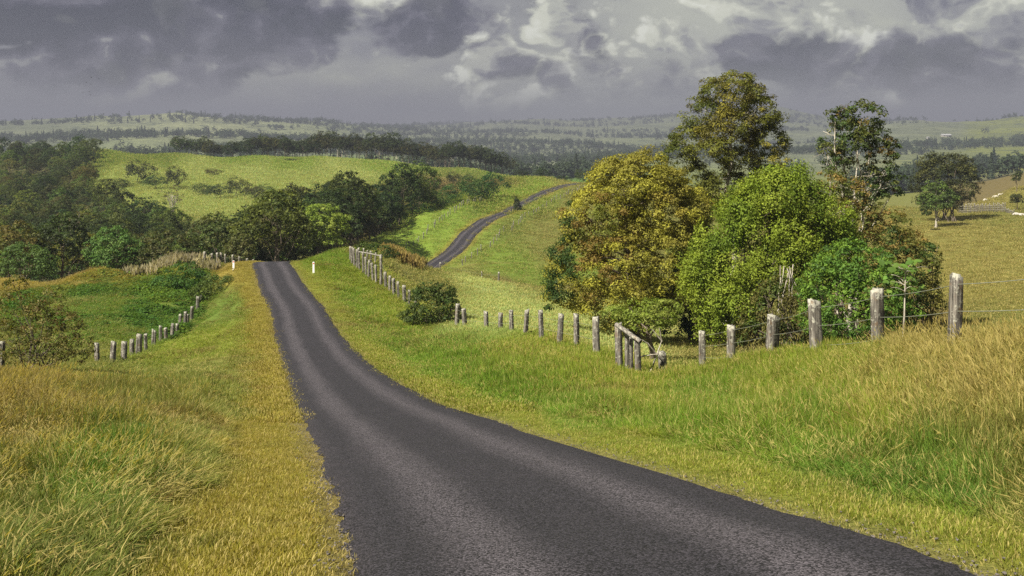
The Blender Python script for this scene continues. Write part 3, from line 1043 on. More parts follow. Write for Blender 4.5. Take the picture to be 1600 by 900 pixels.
hero('tall_tree', 1135, 76, [(1140, 150, 48, 30, 0, 2.2), (1105, 180, 32, 26, .4, 1.6), (1180, 175, 38, 30, -.2, 1.8), (1140, 200, 55, 32, 0, 2.4), (1075, 215, 26, 22, .3, 1.3), (1060, 245, 26, 18, -.3, 1.3),
     (1195, 225, 30, 26, .2, 1.5), (1205, 260, 24, 20, -.3, 1.2), (1110, 240, 32, 24, -.6, 1.6), (1160, 250, 26, 22, .6, 1.4), (1085, 280, 28, 18, 0, 1.4), (1140, 300, 50, 30, .2, 2.2), (1190, 300, 30, 25, .2, 1.5), (1100, 320, 40, 30, .3, 2.0), (1150, 128, 24, 12, 0, 1.0)],
     [(.085, .105, .022), (.11, .12, .026), (.15, .16, .03), (.12, .11, .026), (.22, .20, .035)], 13, 'tallest tree, open crown of olive and yellowish leaves against the sky', trunk=dict(base_r=.34, fork=.42, limbs=22, mat=M_pale, sub=3), clumps=980, clump=64, clump_r=.55, leaf=.21, aspect=.36, shell=.35)

hero('slender_tree', 1320, 70, [(1345, 185, 34, 25, 0, 1.5), (1325, 200, 24, 26, .3, 1.2), (1365, 215, 22, 26, .2, 1.1), (1340, 225, 30, 24, -.2, 1.3), (1305, 185, 12, 14, 0, .6), (1292, 235, 17, 16, 0, .8), (1312, 255, 22, 20, .2, 1), (1380, 240, 20, 22, .2, .9), (1372, 270, 24, 20, .3, 1.1), (1395, 235, 10, 14, 0, .5), (1345, 300, 26, 16, .4, 1.2), (1390, 290, 20, 18, .4, 1)],
     [(.07, .105, .028), (.06, .10, .03), (.10, .12, .03), (.05, .075, .02), (.14, .11, .03)], 14, 'slender tree with many bare pale stems and dark leafy tops', trunk=dict(base_r=.15, fork=.5, limbs=36, stems=6, spread=1.5, mat=M_pale, sub=2, flare=1.1), clumps=440, clump=34, clump_r=.38, leaf=.20, shell=.3)

hero('russet_tree', 1310, 66, [(1300, 295, 26, 30, 0, 1.3), (1330, 310, 24, 30, .2, 1.3), (1345, 350, 28, 40, .2, 1.4), (1385, 360, 34, 40, .4, 1.7), (1355, 400, 40, 40, .2, 2), (1415, 390, 26, 34, .3, 1.4)],
     [(.19, .12, .03), (.16, .13, .03), (.10, .12, .025), (.24, .17, .05), (.09, .10, .022)], 15, 'brownish olive tree with thin russet foliage behind the bright green bush', trunk=dict(base_r=.13, fork=.4, limbs=10, stems=3, spread=.8), clumps=420, clump=34, clump_r=.42, leaf=.18, shell=.4)

hero('green_bush', 1340, 50, [(1340, 415, 55, 34, 0, 2), (1300, 450, 45, 42, -.2, 1.7), (1370, 450, 48, 42, -.3, 1.8), (1330, 480, 60, 40, -.6, 1.9), (1280, 490, 30, 36, 0, 1.2), (1395, 490, 36, 36, 0, 1.4), (1350, 515, 60, 25, -.3, 1.7)],
     [(.10, .20, .03), (.08, .17, .03), (.12, .22, .03), (.065, .13, .03)], 16, 'rounded bright green bush behind the wire fence, below the russet tree', cat='bush', trunk=dict(base_r=.07, fork=.15, limbs=8, stems=3, spread=.6), clumps=900, clump=32, clump_r=.32, leaf=.14)

hero('dark_bush', 1435, 52, [(1435, 420, 28, 32, 0, 1.1), (1450, 400, 16, 20, 0, .7), (1420, 460, 36, 40, 0, 1.4), (1450, 470, 22, 36, -.1, 1), (1430, 510, 38, 28, -.2, 1.3), (1400, 380, 22, 24, .4, .9)],
     [(.07, .10, .022), (.055, .085, .02), (.12, .12, .03), (.16, .14, .035), (.05, .07, .02)], 17, 'dark ragged bush at the right end of the tree row', cat='bush', trunk=dict(base_r=.08, fork=.15, limbs=12, stems=3, spread=.7), clumps=380, clump=30, clump_r=.34, leaf=.15, shell=.45)

hero('shadowy_tree', 1085, 66, [(1090, 400, 40, 50, 0, 2), (1085, 460, 40, 45, .2, 2), (1100, 500, 36, 26, 0, 1.6), (1060, 500, 30, 22, .3, 1.4)],  # dark leaves stand in for the golden tree's shade in this gap
     [DGR, (.05, .09, .03), (.035, .06, .018)], 18, 'dark green tree, leaves darkened for the shade between the golden and bright green trees', trunk=dict(base_r=.2, fork=.3, limbs=9), clumps=380, clump=34, clump_r=.42, leaf=.19)

hero('creeper_thicket', 1235, 53, [(1215, 470, 34, 40, 0, 1.4), (1255, 490, 40, 40, .1, 1.5), (1185, 510, 34, 30, .1, 1.3), (1235, 522, 44, 20, -.1, 1.3)],
     [(.10, .12, .03), (.07, .10, .024), (.14, .13, .04), (.05, .075, .02)], 19, 'tangled olive thicket under the bright green tree, by the wire fence', cat='thicket', trunk=dict(base_r=.12, fork=.15, limbs=12, stems=4, spread=1.0), clumps=330, clump=30, clump_r=.34, leaf=.15, shell=.4, hang=1.0)

hero('flat_tree', 1022, 46, [(1000, 487, 44, 13, 0, 1.3), (1035, 484, 30, 12, .2, 1.1), (968, 490, 26, 9, -.1, .9), (1005, 503, 40, 8, -.2, 1.1), (1040, 500, 18, 7, 0, .7)],
     [(.17, .24, .035), (.14, .20, .03), (.20, .25, .05)], 20, 'small flat-topped light green tree with dark trunk beside the fence corner', trunk=dict(base_r=.20, fork=.45, limbs=10, flare=1.4), clumps=230, clump=26, clump_r=.28, leaf=.13, shell=.3)


# sapling with large leaves behind the last fence gap
def big_leaf_sapling():
    g = np.random.default_rng(33)
    b = at(1412, 24.5)
    o = empty('sapling', b)
    hgt = 2.15
    P, r = limb((0, 0, -.3), (.05, 0, hgt), .035, .012, g, 0, 9, .03)
    paths = [(P, r)]
    C, N, S = [], [], []
    for i in range(16):
        a = g.random() * 6.28
        z = hgt * (.72 + .30 * g.random())
        st = np.array([.04, 0, min(z, hgt)])
        en = st + np.array([math.cos(a), math.sin(a) * .7, .25]) * (.25 + .4 * g.random())
        paths.append(limb(st, en, .009, .004, g, -.1, 5, .03))
        for k in range(3):
            C.append(en + g.normal(0, .09, 3))
            N.append(np.array([0, -.35, 1.0]) + g.normal(0, .45, 3))
            S.append(.13 + .12 * g.random())
    v, f = tubes(paths, 6)
    me = np_mesh('sapling_stem', v, f, True)
    me.materials.append(M_pale)
    link('trunk', me, None, o)
    C, N, S = np.array(C), np.array(N), np.array(S)
    for i in range(len(C)):                       # large leaves, each a small bent blade of its own
        n = unit(N[i])
        ax = unit(np.cross(n, g.normal(0, 1, 3)))
        bx = np.cross(n, ax)
        s = S[i]
        pts = [(-.5, 0, 0), (-.2, .30, .05), (.15, .32, .05), (.5, 0, -.08), (.15, -.32, .05), (-.2, -.30, .05), (0, 0, 0)]
        vv = [C[i] + ax * p[0] * s + bx * p[1] * s + n * p[2] * s for p in pts]
        lm = np_mesh('large_leaf', vv, np.array([(6, k, (k + 1) % 6) for k in range(6)]))
        vcol(lm, 'tint', np.tile(np.array((.10, .17, .03)) * (.7 + .6 * g.random()), (7, 1)))
        lm.materials.append(M_leaf)
        link('leaf', lm, None, o)
    tag(o, 'young sapling with thin pale stem and large light green leaves by the wire', 'sapling')


big_leaf_sapling()


# pale hanging roots and dead creeper stems in the green tree
def hanging_roots():
    g = np.random.default_rng(5)
    b = at(1212, 54.5)
    o = None
    paths = []
    for i in range(9):
        px = 1205 + g.random() * 22
        x0, z0 = m_at(px, 405 + g.random() * 15, 54.5, b)
        x1, z1 = m_at(px + g.normal(0, 7), 440 + g.random() * 42, 54.5, b)
        paths.append(limb((x0, -1.9, z0), (x1, -2.1, z1), .035, .015, g, 0, 8, .07))
    v, f = tubes(paths, 5)
    me = np_mesh('hanging_roots', v, f, True)
    me.materials.append(M_pale)
    o = link('creeper', me, None, None, b)
    tag(o, 'bunch of pale dead creeper stems hanging from the bright green tree', 'creeper')


hanging_roots()

# bamboo clump and the light tree before it, on the far right rise
hero('bamboo_clump', 1480, 225, [(1480, 285, 40, 36, 0, 5), (1450, 285, 22, 30, 0, 3), (1505, 290, 22, 26, 1, 3), (1460, 262, 14, 16, 0, 2), (1490, 258, 18, 12, 0, 2), (1478, 248, 8, 8, 0, 1.2), (1510, 262, 10, 12, 0, 1.4), (1443, 256, 8, 10, 0, 1.2), (1470, 315, 34, 14, 0, 4), (1497, 246, 7, 7, 0, 1), (1455, 248, 5, 8, 0, .8)],
     [(.05, .065, .022), (.075, .085, .03), (.04, .05, .016), (.09, .10, .03)], 21, 'large dark feathery clump standing on the far right rise', trunk=dict(base_r=.16, fork=.2, limbs=30, stems=10, spread=3.0, flare=1.0), clumps=520, clump=30, clump_r=1.1, leaf=.62, aspect=.28, shell=.4)
hero('light_tree', 1464, 212, [(1462, 300, 18, 16, 0, 2.2), (1478, 310, 15, 12, 0, 2), (1450, 314, 14, 10, 0, 1.8), (1465, 320, 18, 7, -.5, 2.2)],
     [(.085, .13, .03), (.11, .155, .035), (.07, .10, .03)], 22, 'light green tree with pale trunk in front of the dark feathery clump', trunk=dict(base_r=.28, fork=.3, limbs=12, mat=M_pale), clumps=230, clump=24, clump_r=.7, leaf=.42, shell=.4)
hero('round_bush', 1449, 205, [(1448, 331, 6, 6, 0, None), (1443, 326, 5, 5, 0, None)], [(.06, .08, .02), (.08, .10, .03)], 23, 'small round bush left of the pale-trunked light tree on the rise', cat='bush', clumps=60, clump=20, clump_r=.3, leaf=.3)
hero('knoll_tree', 1588, 290, [(1588, 277, 5, 7, 0, None), (1590, 272, 4, 4, 0, None)], [(.05, .06, .02), (.08, .09, .03)], 24, 'thin small tree on the skyline of the right-hand knoll', trunk=dict(base_r=.16, fork=.5, limbs=6), clumps=60, clump=18, clump_r=.5, leaf=.45, shell=.3)
hero('yard_tree', 1590, 247, [(1588, 308, 7, 4, 0, None), (1594, 312, 7, 5, 0, None), (1584, 314, 4, 4, 0, None)], [(.05, .06, .02), (.07, .08, .03)], 25, 'small dark tree beside the stockyard at the right edge', trunk=dict(base_r=.12, fork=.3, limbs=7), clumps=80, clump=18, clump_r=.4, leaf=.35, shell=.3)

# bushes near the roads
hero('fence_bush', 672, 68, [(672, 480, 34, 28, 0, 1.5), (650, 498, 24, 18, -.2, 1.1), (695, 485, 22, 26, 0, 1.1), (668, 460, 20, 16, .2, .9), (690, 455, 18, 12, .3, .8), (645, 508, 18, 10, 0, .8), (708, 500, 12, 18, .1, .7)],
     [(.055, .085, .02), (.07, .095, .022), (.09, .11, .03), (.045, .065, .016)], 26, 'dark green bush growing over the roadside fence', cat='bush', trunk=dict(base_r=.07, fork=.12, limbs=12, stems=3, spread=.6), clumps=420, clump=30, clump_r=.34, leaf=.15, shell=.5)
hero('weedy_bush', 55, 41, [(50, 510, 45, 36, 0, 1.1), (20, 480, 28, 30, .4, .9), (95, 515, 34, 30, .1, 1), (120, 545, 24, 24, 0, .8), (60, 550, 55, 24, -.3, 1), (10, 530, 30, 36, 0, 1), (75, 480, 22, 20, .4, .8), (25, 450, 14, 16, .3, .5)],
     [(.15, .13, .035), (.11, .11, .03), (.20, .17, .06), (.08, .09, .02), (.14, .10, .04)], 27, 'straggly olive brown weed bush at the end of the low fence on the left', cat='bush', trunk=dict(base_r=.05, fork=.1, limbs=26, stems=9, spread=1.2, twig=.008), clumps=480, clump=24, clump_r=.26, leaf=.10, shell=.25)
hero('bramble_mound', 285, 92, [(288, 430, 24, 20, 0, 1.4), (265, 445, 26, 13, .3, 1.4), (315, 442, 26, 15, .4, 1.4)], [(.055, .12, .03), (.07, .14, .03), (.045, .09, .022)], 28, 'tallest dark green mound of brambles above the low fence on the left', cat='bush', clumps=240, clump=26, clump_r=.35, leaf=.17)
hero('bramble_mound', 345, 88, [(340, 448, 30, 16, 0, 1.5), (325, 458, 24, 12, -.5, 1.2), (358, 458, 20, 11, .2, 1.2)], [(.085, .12, .026), (.07, .11, .026), (.10, .14, .03)], 29, 'olive green bramble mound beside the ochre verge on the left', cat='bush', clumps=220, clump=26, clump_r=.35, leaf=.17)
hero('gateway_bush', 597, 104, [(585, 392, 26, 8, 0, 1.2), (608, 398, 14, 5, .2, .9), (568, 386, 10, 5, 0, .7)], [(.045, .075, .02), (.06, .09, .02)], 30, 'low dark bush sprawling behind the far end of the roadside fence', cat='bush', clumps=110, clump=22, clump_r=.3, leaf=.16)
hero('roadside_tree', 809, 263, [(808, 319, 4, 6, 0, None), (809, 326, 5, 6, 0, None), (807, 312, 2.5, 4, 0, None)], [(.03, .045, .015), (.04, .06, .02)], 31, 'little dark conical tree at the edge of the distant road', trunk=dict(base_r=.1, fork=.4, limbs=5), clumps=70, clump=20, clump_r=.35, leaf=.32)
hero('roadside_bush', 812, 258, [(812, 338, 6, 4, 0, None), (803, 343, 4, 3, 0, None), (797, 336, 3, 2, 0, None)], [(.05, .075, .02), (.09, .11, .03)], 32, 'ragged low bush by the overgrown fence below the little conical tree', cat='bush', clumps=60, clump=18, clump_r=.3, leaf=.28)
#==PART3==


# ------------------------------------------------------------------ woods: a few kinds of tree, copied one by one
def proto_tree(seed, h, wdt, nl, cols, trunk_frac=.25, dome=1.0, clumps=150, clump=26, leaf=.42, pale=False, limbs=9):
    g = np.random.default_rng(seed)
    lob = []
    for i in range(nl):
        a = g.random() * 6.28
        q = g.random() ** .6
        r = wdt * .5 * q * .75
        zz = h * (trunk_frac + (1 - trunk_frac) * (.25 + .6 * (1 - q * .7 * dome) * (.6 + .4 * g.random())))
        s = wdt * (.19 + .12 * g.random())
        lob.append((math.cos(a) * r, math.sin(a) * r, zz, s, s, s * .75))
    top = max(l[2] + l[5] for l in lob)
    lob = [(a, b, c * h / top, d, e, f) for a, b, c, d, e, f in lob]
    cm = crown_mesh('wood_crown', lob, cols, g, clumps=clumps, clump=clump, clump_r=.8, leaf=leaf, shell=.62)
    tm = trunk_mesh('wood_trunk', lob, g, base_r=h * .018, fork=max(.15, trunk_frac * .8), limbs=limbs, mat=M_pale if pale else M_bark, sides=5, sub=1, twig=.03)
    return cm, tm


WG = [(0.0387, 0.0568, 0.0163), (0.031, 0.0456, 0.0146), (0.0499, 0.0688, 0.0206), (0.0258, 0.0378, 0.0129)]  # wood leaf colours kept dark, cloud shadow put into the tones
WO = [(0.0602, 0.0688, 0.0224), (0.0464, 0.0576, 0.0189), (0.0731, 0.0731, 0.0258), (0.0378, 0.049, 0.0163)]
WB = [(0.0361, 0.0576, 0.0224), (0.043, 0.0714, 0.0241), (0.0284, 0.043, 0.0163), (0.0576, 0.0791, 0.0224)]
PROTO = [proto_tree(101, 11, 10, 20, WG, .06, clumps=300), proto_tree(102, 12, 9, 18, WO, .06, clumps=290), proto_tree(103, 10, 11, 22, WB, .05, clumps=310), proto_tree(104, 13, 9, 18, WG, .10, pale=False, clumps=290),
         proto_tree(105, 9, 10, 20, WO, .05, clumps=300), proto_tree(106, 11.5, 11, 22, WB, .06, clumps=310), proto_tree(107, 12.5, 10, 20, WG, .14, clumps=300)]
TALL = [proto_tree(111, 14, 9.5, 18, WG, .12, .8, pale=True, clumps=290), proto_tree(112, 13, 10.5, 20, WO, .10, .9, clumps=290), proto_tree(113, 15, 9, 18, WG, .12, .8, clumps=290), proto_tree(114, 12, 9, 17, WO, .14, .7, pale=True, clumps=270)]
SHRUB = [proto_tree(121, 4, 6, 10, WB, .02, clumps=110, leaf=.28, limbs=5), proto_tree(122, 3.5, 5, 9, WG, .02, clumps=100, leaf=.26, limbs=5), proto_tree(123, 4.5, 5.5, 10, WO, .02, clumps=110, leaf=.28, limbs=5)]


ORD = 'first second third fourth fifth sixth seventh eighth ninth tenth eleventh twelfth thirteenth fourteenth fifteenth sixteenth seventeenth eighteenth nineteenth twentieth'.split()
TENS = {2: 'twenty', 3: 'thirty', 4: 'forty', 5: 'fifty', 6: 'sixty', 7: 'seventy'}


def ordinal(n):
    if n <= 20:
        return ORD[n - 1]
    t, u = divmod(n, 10)
    return (TENS[t][:-1] + 'ieth') if u == 0 else TENS[t] + '-' + ORD[u - 1]


def stand(kind, protos, pts, labeller, group, cat='tree', smin=.85, smax=1.2, tints=None, sink=.2):
    """tints: (colour factors, word for the tone)"""
    made = []
    for (x, y) in pts:
        cm, tm = protos[rng.integers(len(protos))]
        z = height([x], [y])[0] - sink
        s = smin + (smax - smin) * rng.random()
        t, word = tints[rng.integers(len(tints))]
        k = (.85 + .3 * rng.random()) * (1.18 if y < 540 else 1.0)
        o = plant(kind, (x, y, z), cm, tm, None, cat, group, rng.random() * 6.28, (s * (.92 + .2 * rng.random()), s, s * (.9 + .25 * rng.random())), (t[0] * k, t[1] * k, t[2] * k, 1))
        made.append((o, 800 + F * x / y, y, s, word))
    for i, m in enumerate(made):
        m[0]['label'] = labeller(i, *m[1:], made)
    same = {}
    for m in made:
        same.setdefault(m[0]['label'], []).append(m)
    for lb, ms in same.items():
        if len(ms) > 1:
            ms.sort(key=lambda m: m[1])
            for k, m in enumerate(ms):
                m[0]['label'] = ('leftmost ' if k == 0 else 'rightmost ' if k == len(ms) - 1 else ORD[k] + '-from-left ') + lb


def left_label(i, px, Y, s, word, made):
    size = 'small' if s < .70 else 'large' if s > .84 else 'middling'
    row = 'front edge' if Y < 145 else 'lower part' if Y < 190 else 'middle' if Y < 270 else 'upper slope' if Y < 400 else 'crest'
    side = 'left edge' if px < 40 else 'left of the pale green tree' if px < 140 else 'above the pale green tree' if px < 215 else 'below the two slope trees' if px < 300 else 'beside the hollow wood'
    return '%s %s tree, %s of left wood, %s' % (word, size, row, side)


def right_label(i, px, Y, s, word, made):
    size = 'small' if s < .93 else 'large' if s > 1.04 else 'middling'
    row = 'front' if Y < 155 else 'middle' if Y < 205 else 'back'
    side = 'left of the layered tree' if px < 455 else 'behind the layered tree' if px < 550 else 'by the green shoulder'
    return '%s %s tree, %s of hollow wood, %s' % (word, size, row, side)


def crest_label(i, px, Y, s, word, made):
    rank = sorted(m[1] for m in made).index(px) + 1
    part = 'low western stretch' if made[0][1] < 400 else 'tall stretch'
    return '%s tree, %s from the left in the %s of the crest row' % (word, ordinal(rank), 'lower stretch' if made[0][1] < 400 else 'tall stretch')


def in_poly(px, lv, poly):
    ins = np.zeros(len(px), bool)
    n = len(poly)
    for i in range(n):
        (x0, y0), (x1, y1) = poly[i], poly[(i + 1) % n]
        c = ((y0 > lv) != (y1 > lv)) & (px < (x1 - x0) * (lv - y0) / (y1 - y0 + 1e-9) + x0)
        ins ^= c
    return ins


def scatter(poly, spacing, seed, limit):
    g = np.random.default_rng(seed)
    pl = np.array(poly, float)
    pts = []
    for _ in range(12000):
        Y = g.uniform(pl[:, 1].min() ** .5, pl[:, 1].max() ** .5) ** 2
        px = g.uniform(pl[:, 0].min(), pl[:, 0].max())
        if not in_poly(np.array([px]), np.array([Y]), poly)[0]:
            continue
        x = (px - 800) / F * Y
        sp = spacing * (.75 + .25 * Y / 250)
        if all((x - a) ** 2 + (Y - b) ** 2 > sp * sp for a, b in pts):
            pts.append((x, Y))
            if len(pts) >= limit:
                break
    return pts


DKT = [((1, 1, 1), 'dark green'), ((.8, .85, .8), 'deep green'), ((1.25, 1.15, 1.0), 'olive'), ((1.1, 1.25, 1.1), 'fresh green'), ((.68, .72, .72), 'blackish'), ((1.7, 1.5, 1.2), 'brownish green'), ((1.8, 1.95, 1.5), 'paler green'), ((2.1, 2.05, 1.2), 'yellowish green')]
left_wood = [(-50, 124), (300, 128), (430, 135), (430, 165), (400, 195), (345, 225), (280, 250), (215, 285), (145, 320), (132, 380), (150, 450), (150, 532), (-50, 560)]
stand('wood_tree', PROTO, scatter(left_wood, 5.9, 1, 250), left_label, 'trees of the left-hand wood', smin=.62, smax=.92, tints=DKT)
right_wood = [(372, 140), (430, 128), (455, 168), (545, 184), (575, 216), (640, 246), (668, 262), (650, 285), (600, 280), (540, 258), (470, 222), (415, 178)]
stand('wood_tree', PROTO, scatter(right_wood, 5.8, 2, 74), right_label, 'trees of the hollow behind the crest', smin=.85, smax=1.12, tints=[((.9, .9, .85), 'dark green'), ((.75, .8, .75), 'deep green'), ((1.05, 1.0, .9), 'olive green'), ((.62, .68, .62), 'blackish'), ((1.7, 1.55, 1.1), 'tawny green'), ((1.5, 1.7, 1.2), 'lighter green')])

# trees along the crest of the far pasture
tl = []
for px in np.arange(274, 800, 9.0):
    if px > 700:
        Yc = 556 + (px - 700) * .15
    else:
        Yc = 549 + rng.normal(0, 2)
    tl.append(((px + rng.normal(0, 2) - 800) / F * Yc, Yc))
    if 400 < px < 780:
        Y2 = Yc + 12 + 4 * rng.random()
        tl.append(((px + 4 + rng.normal(0, 2) - 800) / F * Y2, Y2))
small = [p for p in tl if p[0] / p[1] * F + 800 < 500]
big = [p for p in tl if p[0] / p[1] * F + 800 >= 500]
stand('crest_tree', PROTO, small, crest_label, 'crest row, lower trees', smin=.75, smax=1.0, tints=[((1, 1, .9), 'dark rounded'), ((1.4, 1.35, 1.0), 'lighter green'), ((.8, .85, .8), 'blackish')])
stand('crest_tree', TALL, big, crest_label, 'crest row, tall trees', smin=.78, smax=1.05, tints=[((.9, .9, .9), 'dark'), ((.72, .78, .78), 'blackish'), ((1.15, 1.1, 1.0), 'dull olive')])


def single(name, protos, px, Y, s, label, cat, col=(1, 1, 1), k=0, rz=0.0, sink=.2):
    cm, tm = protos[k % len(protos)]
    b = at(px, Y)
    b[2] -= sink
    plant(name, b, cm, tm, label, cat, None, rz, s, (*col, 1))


single('slope_tree', SHRUB, 214, 385, (2.3, 2.0, 2.0), 'larger of the two rounded trees alone on the pale grassy slope', 'tree', (.8, .85, .9), 2)
single('slope_tree', SHRUB, 271, 372, (1.5, 1.4, 1.9), 'smaller rounded tree on the pale slope, right of a larger one', 'tree', (.75, .8, .85), 5)
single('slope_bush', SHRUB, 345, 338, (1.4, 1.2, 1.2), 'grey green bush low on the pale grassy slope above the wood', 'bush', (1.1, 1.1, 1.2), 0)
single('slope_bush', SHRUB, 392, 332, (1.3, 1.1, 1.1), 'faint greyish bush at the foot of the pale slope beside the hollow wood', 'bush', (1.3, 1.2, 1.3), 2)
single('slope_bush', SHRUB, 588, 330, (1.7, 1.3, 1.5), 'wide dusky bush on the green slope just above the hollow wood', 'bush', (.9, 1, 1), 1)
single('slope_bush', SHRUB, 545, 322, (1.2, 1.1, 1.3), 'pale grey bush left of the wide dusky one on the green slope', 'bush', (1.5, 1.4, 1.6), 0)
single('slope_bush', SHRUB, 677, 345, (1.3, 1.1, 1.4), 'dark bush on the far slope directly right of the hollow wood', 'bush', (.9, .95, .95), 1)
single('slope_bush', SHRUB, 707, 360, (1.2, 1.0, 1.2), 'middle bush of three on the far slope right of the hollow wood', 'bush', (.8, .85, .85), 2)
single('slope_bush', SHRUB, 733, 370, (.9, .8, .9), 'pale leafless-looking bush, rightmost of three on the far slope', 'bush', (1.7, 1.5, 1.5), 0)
single('slope_bush', SHRUB, 455, 500, (1.6, 1.0, .45), 'flat dark bush lying on the bright far pasture', 'bush', (.8, .85, .8), 1)
# shrubs on the green shoulder left of the distant road
for i, (px, Y, s, c, lb) in enumerate([
        (772, 284, (1.5, 1.2, 1.75), (.85, 1.25, 1.0), 'tallest rounded shrub on the green shoulder beside the distant road'),
        (752, 276, (1.6, 1.2, 1.6), (.95, 1.4, 1.1), 'blue green shrub just left of the tallest one beside the distant road'),
        (732, 270, (1.5, 1.2, 1.35), (1.0, 1.5, 1.1), 'mid green shrub right of the middle of the hedge beside the distant road'),
        (712, 264, (1.6, 1.2, 1.2), (1.1, 1.6, 1.15), 'light green shrub in the middle of the hedge beside the distant road'),
        (692, 258, (1.5, 1.2, 1.05), (1.1, 1.7, 1.2), 'low light shrub left of the middle of the hedge beside the distant road'),
        (672, 252, (1.5, 1.1, .95), (1.2, 1.8, 1.2), 'low pale green shrub near the left end of the hedge on the shoulder'),
        (652, 246, (1.4, 1.1, .8), (1.2, 1.8, 1.2), 'lowest shrub at the left end of the hedge on the shoulder')]):
    single('shoulder_shrub', SHRUB, px, Y, s, lb, 'shrub', c, i)
for i, (px, Y, s, c, lb) in enumerate([
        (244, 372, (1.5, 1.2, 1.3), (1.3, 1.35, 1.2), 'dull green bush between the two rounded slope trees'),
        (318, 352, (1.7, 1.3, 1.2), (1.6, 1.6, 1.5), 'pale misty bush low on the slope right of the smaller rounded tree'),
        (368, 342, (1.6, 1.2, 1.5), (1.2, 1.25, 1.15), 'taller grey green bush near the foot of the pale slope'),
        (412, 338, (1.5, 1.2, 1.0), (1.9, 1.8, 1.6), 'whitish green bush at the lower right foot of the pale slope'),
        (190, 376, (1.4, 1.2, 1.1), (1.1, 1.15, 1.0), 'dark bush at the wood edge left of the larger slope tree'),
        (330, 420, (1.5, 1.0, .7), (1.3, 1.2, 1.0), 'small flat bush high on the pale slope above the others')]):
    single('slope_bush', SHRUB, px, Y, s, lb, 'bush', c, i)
# hedge on the ridge behind the distant road
for i, (px, Y, s, c, lb) in enumerate([
        (848, 392, (1.1, 1, 1.2), (.8, .9, .85), 'dark rounded bush on the ridge above the end of the distant road'),
        (878, 400, (1.3, 1, .9), (1.0, 1.1, 1.0), 'wide low bush on the ridge right of the dark rounded one'),
        (905, 398, (1.0, 1, 1.3), (1.0, 1.2, 1.0), 'green bush on the ridge near the golden tree'),
        (928, 402, (1.0, 1, 1.1), (1.2, 1.3, 1.0), 'yellowish bush on the ridge next to the golden tree'),
        (815, 405, (1.2, 1, 1.3), (.75, .8, .85), 'dusky bush on the ridge where the crest row of trees ends'),
        (955, 400, (1.2, 1, 1.0), (1.1, 1.2, 1.0), 'bush on the ridge partly hidden by the golden tree')]):
    single('ridge_bush', SHRUB, px, Y, s, lb, 'bush', c, i)
single('ridge_tree', PROTO, 946, 420, (.55, .55, .62), 'small round tree sticking up from the ridge left of the golden tree', 'tree', (.85, .9, .9), 0)

# lighter trees standing out before the woods
hero('pale_green_tree', 176, 127, [(175, 385, 30, 22, 0, 2.6), (150, 392, 18, 18, 0, 1.8), (200, 390, 20, 18, 0, 1.8), (175, 368, 20, 12, 0, 1.6), (178, 405, 34, 14, -.5, 2.2)], [(.12, .20, .05), (.10, .17, .04), (.15, .22, .06)], 41, 'rounded light green tree standing out at the edge of the left wood', trunk=dict(base_r=.2, fork=.25, limbs=8), clumps=300, clump=26, clump_r=.5, leaf=.27)
hero('pale_green_tree', 38, 120, [(40, 400, 30, 18, 0, 2.4), (15, 410, 22, 20, 0, 2), (65, 408, 20, 16, 0, 1.7), (40, 420, 40, 14, -.4, 2.2)], [(.10, .16, .045), (.08, .13, .035), (.12, .18, .05)], 42, 'spreading light green tree below the wood at the left edge', trunk=dict(base_r=.18, fork=.2, limbs=8), clumps=280, clump=26, clump_r=.5, leaf=.26)
hero('layered_tree', 503, 152, [(500, 326, 26, 6, 0, 2.4), (478, 338, 24, 6, .4, 2.2), (522, 340, 26, 6, -.2, 2.2), (500, 348, 34, 6, -.6, 2.8), (470, 358, 18, 6, 0, 1.7), (530, 356, 20, 6, 0, 1.8), (495, 366, 34, 6, -.4, 2.6), (515, 376, 28, 6, 0, 2.2), (480, 380, 22, 7, 0, 2)], [(.27, .32, .05), (.21, .27, .045), (.31, .35, .07)], 43, 'yellowish green tree with flat layered branches before the dark hollow wood', trunk=dict(base_r=.22, fork=.3, limbs=12), clumps=560, clump=30, clump_r=.45, leaf=.27, shell=.3)
hero('tawny_tree', 374, 122, [(374, 378, 12, 14, 0, 1.2), (364, 390, 12, 10, 0, 1), (386, 392, 12, 12, 0, 1), (374, 400, 18, 8, 0, 1.3)], [(.13, .13, .045), (.10, .11, .035), (.15, .14, .06)], 44, 'small tawny green tree left of the point where the road drops away', trunk=dict(base_r=.12, fork=.2, limbs=7), clumps=160, clump=24, clump_r=.4, leaf=.24)


# bare, pale-limbed trees
def bare_tree(px, Y, h, wd_, seed, label):
    g = np.random.default_rng(seed)
    b = at(px, Y)
    lob = [(g.normal(0, wd_ * .3), g.normal(0, wd_ * .3), h * (.6 + .38 * g.random()), wd_ * .2, wd_ * .2, h * .08) for _ in range(9)]
    tm = trunk_mesh('bare_trunk', lob, g, base_r=.2, fork=.35, limbs=26, mat=M_pale, sub=3, twig=.03)
    cm = crown_mesh('bare_crown', lob, [(.10, .10, .05), (.13, .11, .06)], g, clumps=46, clump=18, clump_r=.6, leaf=.3, shell=.3)
    plant('bare_tree', b, cm, tm, label, 'tree')


bare_tree(36, 128, 8.2, 6, 51, 'half-bare tree with pale forked limbs at the front of the left wood')
bare_tree(272, 262, 11.5, 6, 52, 'thin half-bare tree with pale limbs at the top edge of the left wood')
bare_tree(118, 205, 13, 6, 53, 'half-bare pale-limbed tree in the middle of the left wood')


# ------------------------------------------------------------------ instanced ground cover
def hidden_collection(name, meshes):
    c = bpy.data.collections.new(name)
    for i, me in enumerate(meshes):
        o = bpy.data.objects.new('%s_%02d' % (name, i), me)
        c.objects.link(o)
    return c


